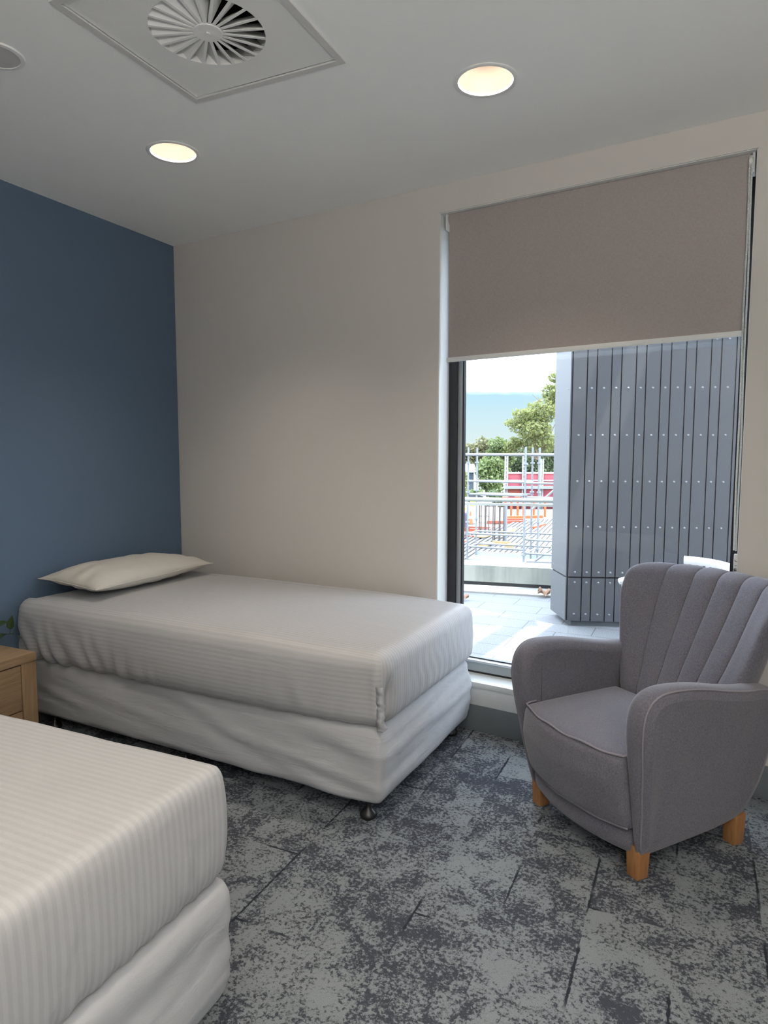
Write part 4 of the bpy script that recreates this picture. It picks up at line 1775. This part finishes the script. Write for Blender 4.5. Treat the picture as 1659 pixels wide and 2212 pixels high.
def inside(p):
    c_ = False
    for k in range(len(pl)):
        a, b = pl[k], pl[k - 1]
        if (a.y > p.y) != (b.y > p.y) and p.x < (b.x - a.x) * (p.y - a.y) / (b.y - a.y) + a.x:
            c_ = not c_
    return c_


bm = bmesh.new()
nrm2 = Vector((DDIR.y, -DDIR.x))
org = (pl[0] + pl[1]) / 2
for k in range(-70, 90):
    run = []
    for t in np.arange(-12, 26, 0.15):
        p = Vector((org.x, org.y)) + nrm2 * (k * 0.21) + DDIR * t
        if inside(p):
            run.append(p)
    if len(run) > 3:
        a, b = run[0], run[-1]
        beam(bm, (a.x, a.y, DZ + 0.025), (b.x, b.y, DZ + 0.025), 0.115, 0.05)
from_bm('deck_ribs', bm, M['deck_dark'], deck)

# scaffold
sc = thing('scaffold', 'galvanised tube scaffold with planks standing beyond the concrete upstand', 'scaffold', (0, 0, 0))


def pole(name, a, b, r=0.03, mat='galv'):
    return bars(name, [(a, b)], r, M[mat], sc, 8)


std = [(1012, 966, 22.3, 0.032), (1031, 967, 23.4, 0.032), (1136, 965, 21.0, 0.036), (1151, 966, 22.4, 0.034), (1166, 967, 22.2, 0.036)]
base_z = GZ
for px, py, dd, r in std:
    a = at(px, py, dd)
    o = pole('standard', a, (a.x, a.y, base_z), r)
    for z in (1.02, 0.05, -0.95, -1.85):
        bm = bmesh.new()
        bmesh.ops.create_cone(bm, cap_ends=True, segments=10, radius1=r * 2.1, radius2=r * 2.1, depth=0.05, matrix=Matrix.Translation((a.x, a.y, z)))
        from_bm('coupler', bm, M['galv'], o)
NR, BK = 22.3, 23.4
lg = [((990, 982, 22.3), (1210, 982.5, 20.6), .045), ((1012, 1039, 22.3), (1136, 1042, 21.0), .036), ((1012, 1067, 22.3), (1136, 1071, 21.0), .036),
      ((1031, 1038, 23.4), (1152, 1040, 22.4), .028), ((1031, 1065, 23.4), (1152, 1068, 22.4), .028),
      ((1136, 1043.5, 21.0), (1210, 1045, 20.2), .036), ((1136, 1074, 21.0), (1210, 1077, 20.2), .036),
      ((1012, 1152, 22.3), (1136, 1158, 21.0), .036), ((1031, 1147, 23.4), (1210, 1154.5, 22.0), .03),
      ((1012, 1180, 22.3), (1136, 1188, 21.0), .036), ((1031, 1174, 23.4), (1210, 1183, 22.0), .03),
      ((1012, 1208, 22.3), (1136, 1217, 21.0), .036), ((1136, 1165, 21.0), (1210, 1170, 20.2), .036), ((1136, 1195, 21.0), (1210, 1200, 20.2), .036)]
for a, b, r in lg:
    pole('ledger', at(*a), at(*b), r)
for a, b in (((1012, 1152, 22.3), (1031, 1147, 23.4)), ((1012, 1180, 22.3), (1031, 1174, 23.4)), ((1012, 1208, 22.3), (1031, 1201, 23.4)),
             ((1136, 1165, 21.0), (1151, 1157, 22.4)), ((1136, 1195, 21.0), (1151, 1187, 22.4)), ((1136, 1042, 21.0), (1151, 1040, 22.4))):
    pole('transom', at(*a), at(*b), .03)
pole('brace', at(1142, 1222, 21.2), at(1210, 1172, 21.0), .034)
pole('brace', at(1150, 1100, 21.2), at(1210, 1047, 21.0), .034)
for k, (ya, yb, dd) in enumerate(((1208, 1216.5, 22.5), (1205, 1213.5, 22.85), (1202, 1210.5, 23.2))):
    bm = bmesh.new()
    beam(bm, at(1016 + 4 * k, ya, dd), at(1210, yb + 3, dd - 1.4), 0.24, 0.05)
    from_bm('plank', bm, M['galv'], sc)
bm = bmesh.new()
a, b = at(1031, 1196.5, 23.45), at(1210, 1208, 22.2)
beam(bm, a, b, 0.03, 0.21)
from_bm('toe_board', bm, flat('zinc_board', (0.36, 0.42, 0.47), 0.5), sc)
bm = bmesh.new()
a, b = at(1138, 1222, 21.2), at(1210, 1224, 20.4)
beam(bm, a, b, 0.03, 0.28)
from_bm('toe_board', bm, M['galv'], sc)


# rebar cages
def cage(px, ybase, ytop, dd, offs, label):
    b0 = at(px, ybase, dd)
    t = thing('rebar_column', label, 'rebar', (b0.x, b0.y, b0.z))
    top = at(px, ytop, dd).z - b0.z
    for ox, oy in offs:
        p = Vector((RGT.x * ox + FWD.x * oy, RGT.y * ox + FWD.y * oy, 0))
        bars('bar', [(p, p + Vector((0.01 * ox, 0, top * (1 - 0.06 * abs(ox)))))], 0.026, M['rebar'], t, 6)
    pts = [Vector((RGT.x * ox + FWD.x * oy, RGT.y * ox + FWD.y * oy, 0)) for ox, oy in ((-.22, -.2), (.22, -.2), (.22, .2), (-.22, .2))]
    for z in (0.2, 0.5, 0.8):
        tube('tie', [p + Vector((0, 0, z)) for p in pts], 0.012, M['rebar'], t, 5, True)
    return t


oo = [(-.22, -.2), (-.08, .2), (0.04, -.2), (.14, .2), (.22, -.2), (-.16, .15)]
cage(1074, 1172, 1088, 28.0, oo, 'tall dark bundle of reinforcing bars in the middle of the site deck')
cage(1044, 1152, 1087, 31.0, oo, 'dark bundle of reinforcing bars left of the middle one')
cage(1003, 1165, 1110, 29.0, oo[:4], 'thin cluster of reinforcing bars next to the black window frame')
cp = at(1091, 1171, 28.0)
tag(bars('steel_post', [((cp.x, cp.y, cp.z), (cp.x, cp.y, at(1091, 1090, 28.0).z))], 0.075, M['galv'], None, 12), 'grey steel post standing against the middle rebar bundle', 'post')


# formwork timber and steel
def plank(name, a, b, w, h, mat, label, cat, group):
    bm = bmesh.new()
    A, B = at(*a), at(*b)
    mid = (A + B) / 2
    beam(bm, A - mid, B - mid, w, h)
    o = from_bm(name, bm, M[mat])
    o.location = mid
    return tag(o, label, cat, group)


G1 = 'yellow formwork boards on the deck'
plank('formwork_board', (1034, 1160, 28.8), (1060, 1153, 30.2), 0.45, 0.05, 'ply', 'yellow formwork board left of the middle rebar bundle, upper', 'board', G1)
plank('formwork_board', (1042, 1178, 26.0), (1060, 1172, 26.8), 0.35, 0.05, 'ply', 'yellow formwork board at the foot of the middle rebar bundle', 'board', G1)
plank('formwork_board', (1090, 1150, 30.2), (1107, 1142, 32.2), 0.42, 0.10, 'ply', 'yellow timber right of the grey steel post, upper', 'board', G1)
plank('formwork_board', (1098, 1180, 26.0), (1110, 1176, 26.6), 0.30, 0.10, 'ply', 'short yellow timber lying beside the grey steel post, lower', 'board', G1)
plank('formwork_board', (1064, 1172, 27.2), (1104, 1174.5, 27.0), 0.10, 0.16, 'ply', 'yellow timber edge in front of the grey steel post', 'board', G1)
G2 = 'orange and red steel beams on the deck'
for k, (a, b, h, mt, lab) in enumerate((
        ((990, 1139, 33.5), (1074, 1142, 33.0), 0.14, 'rust_beam', 'long red steel beam behind the rebar, upper of the left stack'),
        ((990, 1144, 32.6), (1070, 1146, 32.2), 0.14, 'rust_beam', 'long red steel beam behind the rebar, lower of the left stack'),
        ((990, 1160, 29.6), (1026, 1160, 29.5), 0.14, 'rust_beam', 'short red steel beam next to the black window frame'),
        ((1052, 1128, 35.8), (1131, 1128, 35.4), 0.15, 'rust_beam', 'long red steel beam right of the middle rebar, lower'),
        ((1088, 1123, 36.8), (1133, 1124, 36.4), 0.15, 'rust_beam', 'red steel beam right of the middle rebar, upper'),
        ((1094, 1118, 38.0), (1172, 1116, 38.0), 0.16, 'orange', 'bright orange beam along the far edge of the deck'),
        ((1150, 1141, 32.6), (1175, 1134, 34.0), 0.17, 'orange', 'orange beam lying alone on the striped deck at the right'),
        ((988, 1178, 26.9), (1006, 1170, 28.0), 0.17, 'orange', 'orange beam end beside the black window frame, on the deck'))):
    plank('steel_beam', a, b, 0.22, h, mt, lab, 'beam', G2)
G3 = 'orange shoring posts at the far deck edge'
for k, px in enumerate((1091, 1104, 1118, 1131, 1153, 1177)):
    dd = 39.5
    a, b = at(px, 1074 + 3 * (k % 2), dd), at(px, 1116, dd)
    names = ['first', 'second', 'third', 'fourth', 'fifth', 'sixth']
    t = thing('shoring_post', names[k] + ' orange shoring post from the left, in front of the red hoarding', 'post', (b.x, b.y, GZ), 0, G3)
    H_ = a.z - GZ
    bars('tube', [((0, 0, 0.02), (0, 0, H_))], 0.075, M['orange'], t, 8)
    lohi('base_plate', (-0.14, -0.14, 0), (0.14, 0.14, 0.02), M['orange'], t)
    lohi('head_plate', (-0.16, -0.16, H_), (0.16, 0.16, H_ + 0.03), M['orange'], t)

# red screened scaffold beyond the deck
HDp = 45.0
h0, h1 = at(1090, 1096, HDp), at(1250, 1096, HDp)
ho = thing('red_hoarding', 'red mesh screened hoarding with white rails beyond the orange posts', 'hoarding', (h0.x, h0.y, GZ))


def hpt(px, py, off=0.0):
    p = at(px, py, HDp - off)
    return p - Vector((h0.x, h0.y, GZ))


def hband(name, y0_, y1_, mat, off, x0=1090, x1=1250, d=0.05):
    a, b = hpt(x0, y0_, off), hpt(x1, y1_, off)
    bm = bmesh.new()
    beam(bm, (a.x, a.y, (a.z + b.z) / 2), (b.x, b.y, (a.z + b.z) / 2), d, abs(a.z - b.z))
    return from_bm(name, bm, M[mat], ho)


hband('mesh_screen', 1021, 1087, 'red_mesh', 0.0)
bt = hband('base_board', 1087, 1105, 'red_mesh', 0.02)
hband('top_rail', 1020, 1023.5, 'white_paint', 0.12)
hband('rail', 1036.5, 1039.5, 'white_paint', 0.12)
hband('walkway', 1050, 1056, 'galv', 0.35, d=0.5)
hband('rail', 1078.5, 1080, 'white_paint', 0.12)
hband('walkway', 1084.5, 1091, 'galv', 0.35, d=0.5)
hband('rust_panel', 1057, 1068, 'rust_beam', 0.06, 1093, 1134)
for px, yt in ((1092, 984), (1096.5, 984), (1130, 984), (1135, 984), (1169.5, 992), (1173.5, 992)):
    a, b = hpt(px, yt, 0.2), hpt(px, 1100, 0.2)
    bars('mast', [(a, (a.x, a.y, 0))], 0.055, M['white_paint'], ho, 6)
bm = bmesh.new()
for x0, x1, yt in ((1092, 1096.5, 984), (1130, 1135, 984), (1169.5, 1173.5, 992)):
    for y in range(yt + 6, 1050, 9):
        bar(bm, hpt(x0, y, 0.2), hpt(x1, y, 0.2), 0.035, 6)
from_bm('ladder_rungs', bm, M['white_paint'], ho)


# worker bending over on the site
def worker():
    b0 = at(1002.5, 1141, 33.0)
    t = thing('person', 'person bending over on the site, orange hi-vis top and navy trousers', 'person', (b0.x, b0.y, GZ + 0.0), math.atan2(RGT.y, RGT.x))

    def skin(name, pts, edges_, mat):
        me = bpy.data.meshes.new(name)
        me.from_pydata([p[:3] for p in pts], edges_, [])
        o = link_mesh(name, me, mat, t)
        md = o.modifiers.new('skin', 'SKIN')
        sv = me.skin_vertices[0].data
        for i, p in enumerate(pts):
            sv[i].radius = (p[3], p[3])
            sv[i].use_root = (i == 0)
        s = o.modifiers.new('sub', 'SUBSURF')
        s.levels = s.render_levels = 1
        for pl_ in me.polygons:
            pl_.use_smooth = True
        return o
    # local x: to the right in the photo; the back is bent forward to the left
    body = [(0, 0, 0.92, .135), (-0.12, 0, 1.06, .15), (-0.30, 0, 1.20, .165), (-0.42, 0, 1.27, .09), (-0.50, 0, 1.28, .075), (-0.60, 0, 1.27, .105), (-0.66, 0, 1.24, .085),
            (-0.36, 0.19, 1.18, .07), (-0.38, 0.22, 0.92, .055), (-0.46, 0.20, 0.68, .045), (-0.50, 0.19, 0.58, .045), (-0.55, 0.17, 0.51, .022), (-0.53, 0.22, 0.50, .018), (-0.50, 0.14, 0.52, .018),
            (-0.36, -0.19, 1.18, .07), (-0.36, -0.23, 0.92, .055), (-0.44, -0.20, 0.68, .045), (-0.48, -0.19, 0.58, .045), (-0.53, -0.17, 0.51, .022), (-0.51, -0.22, 0.50, .018), (-0.48, -0.14, 0.52, .018),
            (0.02, 0.10, 0.82, .11), (-0.05, 0.13, 0.48, .075), (0.04, 0.13, 0.10, .05), (0.02, 0.13, 0.04, .045), (-0.14, 0.14, 0.035, .035),
            (0.02, -0.10, 0.82, .11), (0.05, -0.13, 0.48, .075), (0.16, -0.13, 0.10, .05), (0.15, -0.13, 0.04, .045), (-0.01, -0.14, 0.035, .035)]
    ed = [(0, 1), (1, 2), (2, 3), (3, 4), (4, 5), (5, 6), (2, 7), (7, 8), (8, 9), (9, 10), (10, 11), (10, 12), (10, 13), (2, 14), (14, 15), (15, 16), (16, 17), (17, 18), (17, 19), (17, 20),
          (0, 21), (21, 22), (22, 23), (23, 24), (24, 25), (0, 26), (26, 27), (27, 28), (28, 29), (29, 30)]
    skin('body', body, ed, M['skin'])
    g_ = 0.014
    tro = [body[0], body[21], body[22], body[23], body[26], body[27], body[28]]
    skin('trousers', [(p[0], p[1], p[2] + (0.03 if i == 0 else 0), p[3] + g_) for i, p in enumerate(tro)], [(0, 1), (1, 2), (2, 3), (0, 4), (4, 5), (5, 6)], M['navy_cloth'])
    sh_ = [body[1], body[2], body[7], body[8], body[14], body[15]]
    skin('shirt', [(p[0], p[1], p[2], p[3] + g_) for p in sh_] + [(-0.03, 0, 0.98, .155), (-0.41, 0, 1.27, .09)], [(0, 1), (1, 2), (2, 3), (1, 4), (4, 5), (6, 0), (1, 7)], M['hivis'])
    bm = bmesh.new()
    bmesh.ops.create_uvsphere(bm, u_segments=16, v_segments=8, radius=0.125, matrix=Matrix.Translation((-0.61, 0, 1.30)) @ Matrix.Diagonal((1.1, 1, 0.75, 1)))
    from_bm('hard_hat', bm, M['white_paint'], t, smooth=True)


worker()
cz = at(1016, 1130, 35.6)
tc = thing('traffic_cone', 'orange traffic cone right of the bending person', 'cone', (cz.x, cz.y, GZ))
lathe('cone', [(0.16, 0.03), (0.03, 0.70), (0.0, 0.71)], M['orange'], tc, 20)
lathe('band', [(0.115, 0.29), (0.085, 0.45), (0.083, 0.45), (0.11, 0.29)], M['white_paint'], tc, 20)
lohi('foot', (-0.2, -0.2, 0), (0.2, 0.2, 0.03), M['tyre'], tc)

# white box truck, dark cars, sign, shed
tk0 = at(1060, 1092, 130.0)
tk = thing('truck', 'white box truck parked in front of the round tree', 'truck', (tk0.x, tk0.y, SZ), math.atan2(-RGT.y, -RGT.x) + 0.25)
lohi('cargo_box', (-0.2, -0.8, 0.6), (1.35, 0.8, 1.75), M['white_paint'], tk, 0.03)
bm = bmesh.new()
v, f = [], []
for y in (-0.75, 0.75):
    v += [(-1.05, y, 0.35), (-0.22, y, 0.35), (-0.22, y, 1.5), (-0.7, y, 1.5), (-1.0, y, 0.95)]
f = [(0, 1, 2, 3, 4), (9, 8, 7, 6, 5)] + [(k, k + 5, (k + 1) % 5 + 5, (k + 1) % 5) for k in range(5)]
from_py('cab', v, f, M['white_paint'], tk)
lohi('chassis', (-1.0, -0.6, 0.3), (1.3, 0.6, 0.6), M['black_car'], tk)
v = [(-1.003 + 0.045, -0.62, 1.02), (-1.003 + 0.045, 0.62, 1.02), (-0.74, 0.58, 1.45), (-0.74, -0.58, 1.45)]
v2 = [(x - 0.02, y, z + 0.005) for x, y, z in v]
from_py('windscreen', v + v2, [(0, 1, 2, 3), (7, 6, 5, 4), (0, 4, 5, 1), (1, 5, 6, 2), (2, 6, 7, 3), (3, 7, 4, 0)], M['car_glass'], tk)
for x in (-0.65, 0.85):
    for y in (-0.65, 0.65):
        bm = bmesh.new()
        bar(bm, (x, y - 0.1, 0.3), (x, y + 0.1, 0.3), 0.3, 18)
        from_bm('wheel', bm, M['tyre'], tk, angle=40)


def car(px, py, dd, label, rz):
    c_ = at(px, py, dd)
    t = thing('car', label, 'car', (c_.x, c_.y, SZ), rz, 'dark parked cars')
    prof = [(-2.1, .35), (2.1, .35), (2.15, .75), (1.3, .9), (0.6, 1.38), (-1.0, 1.40), (-1.8, .95), (-2.15, .85)]
    v = [(x, y, z) for y in (-0.85, 0.85) for x, z in prof]
    n_ = len(prof)
    bm = bmesh.new()
    bv = [bm.verts.new(p) for p in v]
    bm.faces.new(bv[:n_])
    bm.faces.new(bv[n_:][::-1])
    for k in range(n_):
        bm.faces.new((bv[k], bv[(k + 1) % n_], bv[(k + 1) % n_ + n_], bv[k + n_]))
    bmesh.ops.bevel(bm, geom=bm.edges[:], offset=0.06, segments=2, affect='EDGES')
    from_bm('body', bm, M['black_car'], t, angle=35)
    bm = bmesh.new()
    for s in (-1, 1):
        vs = [bm.verts.new((x, s * 0.858, z)) for x, z in ((1.05, .95), (0.52, 1.30), (-0.95, 1.32), (-1.5, .97))]
        vs2 = [bm.verts.new((q_.co.x, s * 0.84, q_.co.z)) for q_ in vs]
        bm.faces.new(vs)
        bm.faces.new(vs2[::-1])
        for k in range(4):
            bm.faces.new((vs[k], vs2[k], vs2[(k + 1) % 4], vs[(k + 1) % 4]))
    from_bm('side_window', bm, M['car_glass'], t)
    for x in (-1.35, 1.35):
        for y in (-0.78, 0.78):
            bm = bmesh.new()
            bar(bm, (x, y - 0.1, 0.32), (x, y + 0.1, 0.32), 0.32, 18)
            from_bm('wheel', bm, M['tyre'], t, angle=40)


car(1003, 1080, 138.0, 'dark car parked close to the black window frame, half hidden', 0.9)
car(1022, 1079, 146.0, 'dark car parked behind the left scaffold tubes', 0.95)
sg0 = at(1021, 1093, 44.0)
sg = thing('warning_sign', 'small yellow green warning sign standing behind the handrail', 'sign', (sg0.x, sg0.y, GZ), math.atan2(RGT.y, RGT.x))
zt_ = at(1021, 1083, 44.0).z - GZ
lohi('post', (-0.02, 0.03, 0), (0.02, 0.06, zt_), M['galv'], sg)
lohi('plate', (-0.17, 0.0, zt_ - 0.32), (0.17, 0.03, zt_), M['yellow_sign'], sg, 0.01)
bm = bmesh.new()
tube(None, [(0.07 * math.cos(a_), -0.004, zt_ - 0.2 + 0.09 * math.sin(a_)) for a_ in np.linspace(0.2, PI - 0.2, 7)], 0.012, None, None, 5, False, bm)
from_bm('sign_mark', bm, M['black_car'], sg)

hs0 = at(1000, 1055, 150.0)
hs = thing('shed', 'blue grey shed with a white roof far behind the scaffold', 'building', (hs0.x, hs0.y, SZ), math.atan2(RGT.y, RGT.x))
ze, zr_ = at(1000, 1020, 150).z - SZ, at(1000, 1004, 150).z - SZ
lohi('wall', (-9, 0, 0), (2.4, 5, ze), M['house_wall'], hs)
v = [(a_, b_, c_) for c0_, c1_ in ((ze - 0.05, zr_), (ze + 0.1, zr_ + 0.15)) for a_, b_, c_ in ((-9.4, -0.5, c0_), (2.8, -0.5, c0_), (2.8, 2.5, c1_), (-9.4, 2.5, c1_), (-9.4, 5.5, c0_), (2.8, 5.5, c0_))]
f = [(0, 1, 2, 3), (3, 2, 5, 4), (6, 7, 8, 9), (9, 8, 11, 10), (0, 1, 7, 6), (4, 5, 11, 10), (1, 2, 8, 7), (2, 5, 11, 8), (0, 3, 9, 6), (3, 4, 10, 9)]
bm = bmesh.new()
bv = [bm.verts.new(p) for p in v]
for q_ in f:
    bm.faces.new([bv[k] for k in q_])
from_bm('roof', bm, M['house_roof'], hs)


# ------------------------------------------------------------------ trees
def tree(label, dd, trunk_px, blobs, mat, leaf_px, density, seed, bare=None):
    """blobs: (px, py, rx px, ry px, depth offset) lobes of the crown as seen, in real metres at distance dd"""
    rg = np.random.default_rng(seed)
    b = at(trunk_px, 971, dd)
    t = thing('tree', label, 'tree', (b.x, b.y, SZ), 0, 'trees beyond the site')
    org_ = Vector((b.x, b.y, SZ))
    mpp = dd / FPX
    V, F = [], []
    segs = []
    top = None
    for (px, py, rx, ry, do) in blobs:
        c_ = at(px, py, dd + do) - org_
        ax, az = rx * mpp, ry * mpp
        n_ = int(density * rx * ry / 100)
        d = rg.normal(size=(n_, 3))
        d /= np.linalg.norm(d, axis=1, keepdims=True)
        # lumpy surface, leaves in a shell with some inside
        lump = np.array([0.82 + 0.34 * noise.noise(Vector(tuple(p * 2.3 + seed + px))) for p in d])
        rr = (rg.random(n_) ** 0.30) * lump
        P_ = np.array(c_) + d * rr[:, None] * np.array((ax, ax, az))
        s = leaf_px * mpp * (0.6 + 0.8 * rg.random(n_))
        nn = d * 0.5 + rg.normal(size=(n_, 3)) * 0.8 + np.array((0, 0, 0.3))
        nn /= np.linalg.norm(nn, axis=1, keepdims=True)
        a1 = np.cross(nn, rg.normal(size=(n_, 3)))
        a1 /= np.linalg.norm(a1, axis=1, keepdims=True)
        a2 = np.cross(nn, a1)
        for i in range(n_):
            k = len(V)
            e1, e2 = a1[i] * s[i], a2[i] * s[i] * 0.6
            V += [P_[i] - e1, P_[i] - e2, P_[i] + e1, P_[i] + e2]
            F.append((k, k + 1, k + 2, k + 3))
        segs.append(c_)
    me = bpy.data.meshes.new('crown')
    me.from_pydata([tuple(p) for p in V], [], F)
    me.update()
    link_mesh('crown', me, M[mat], t)
    bm = bmesh.new()
    zc = sum(s.z for s in segs) / len(segs)
    fork = Vector((0, 0, max(0.8, min(s.z for s in segs) * 0.75)))
    bar(bm, (0, 0, 0), fork, 0.0022 * dd, 8, 0.0014 * dd)
    for s in segs:
        bar(bm, fork, s, 0.0011 * dd, 6, 0.0004 * dd)
    if bare:
        for (x0, y0_, x1, y1_) in bare:
            bar(bm, at(x0, y0_, dd) - org_, at(x1, y1_, dd) - org_, 0.0007 * dd, 5, 0.0003 * dd)
    from_bm('trunk', bm, M['bark'], t)
    return t


tree('tallest spreading yellow green tree beside the grey clad column', 160, 1165,
     [(1172, 890, 40, 30, 0), (1135, 893, 33, 14, -2), (1122, 913, 40, 15, 1), (1150, 925, 50, 26, -1), (1190, 850, 24, 26, 2), (1205, 815, 24, 18, 3), (1215, 880, 36, 40, 4), (1170, 955, 62, 30, 2), (1115, 955, 20, 16, 3), (1105, 968, 26, 18, 5)],
     'leaf_yellow', 3.2, 95, 3, [(1190, 900, 1162, 858), (1172, 872, 1150, 852), (1168, 866, 1175, 846)])
tree('dark green tree at the back, behind the red hoarding', 182, 1180, [(1150, 992, 46, 40, 0), (1190, 985, 46, 50, 3), (1230, 985, 44, 60, 2), (1165, 1030, 60, 40, 0), (1110, 1000, 26, 30, 2)], 'leaf_dark', 3.4, 75, 5)
tree('olive tinged tree on the far left with a round top', 178, 1010, [(1000, 972, 26, 18, 0), (1022, 976, 26, 24, 1), (985, 990, 30, 30, 2), (1010, 1000, 32, 26, 0), (1045, 962, 26, 20, 3), (1040, 985, 26, 26, 2)], 'leaf_olive', 3.2, 85, 8)
tree('light green tree between the olive tree and the tall tree', 168, 1080, [(1075, 960, 26, 18, 0), (1088, 972, 24, 22, 1), (1066, 985, 24, 22, 1), (1095, 990, 22, 24, 2), (1060, 1005, 30, 30, 4)], 'leaf_green', 3.2, 85, 12)
tree('bushy mid green tree standing behind the white truck', 146, 1064, [(1052, 1012, 26, 26, 0), (1070, 1003, 25, 22, 1), (1038, 1022, 16, 20, -1), (1060, 1035, 32, 26, 0), (1085, 1020, 20, 24, 1), (1070, 1060, 28, 26, 0), (1046, 1048, 16, 16, 1)], 'leaf_green', 3.3, 85, 17)
tree('low rounded shrubby tree with a brown patch, right of the truck', 124, 1079, [(1074, 1078, 16, 18, 0), (1066, 1068, 12, 14, 1), (1084, 1088, 10, 16, 0)], 'leaf_dark', 3.0, 110, 21)
tree('narrow yellow green tree in front of the shed, by the window frame', 116, 997, [(1000, 1036, 13, 24, 0), (1003, 1060, 14, 18, 0), (994, 1020, 10, 20, 1)], 'leaf_yellow', 3.0, 110, 25)
tree('low light green bush behind the left scaffold tubes', 141, 1030, [(1022, 1064, 13, 8, 0), (1037, 1063, 9, 7, 0)], 'leaf_green', 3.0, 130, 29)
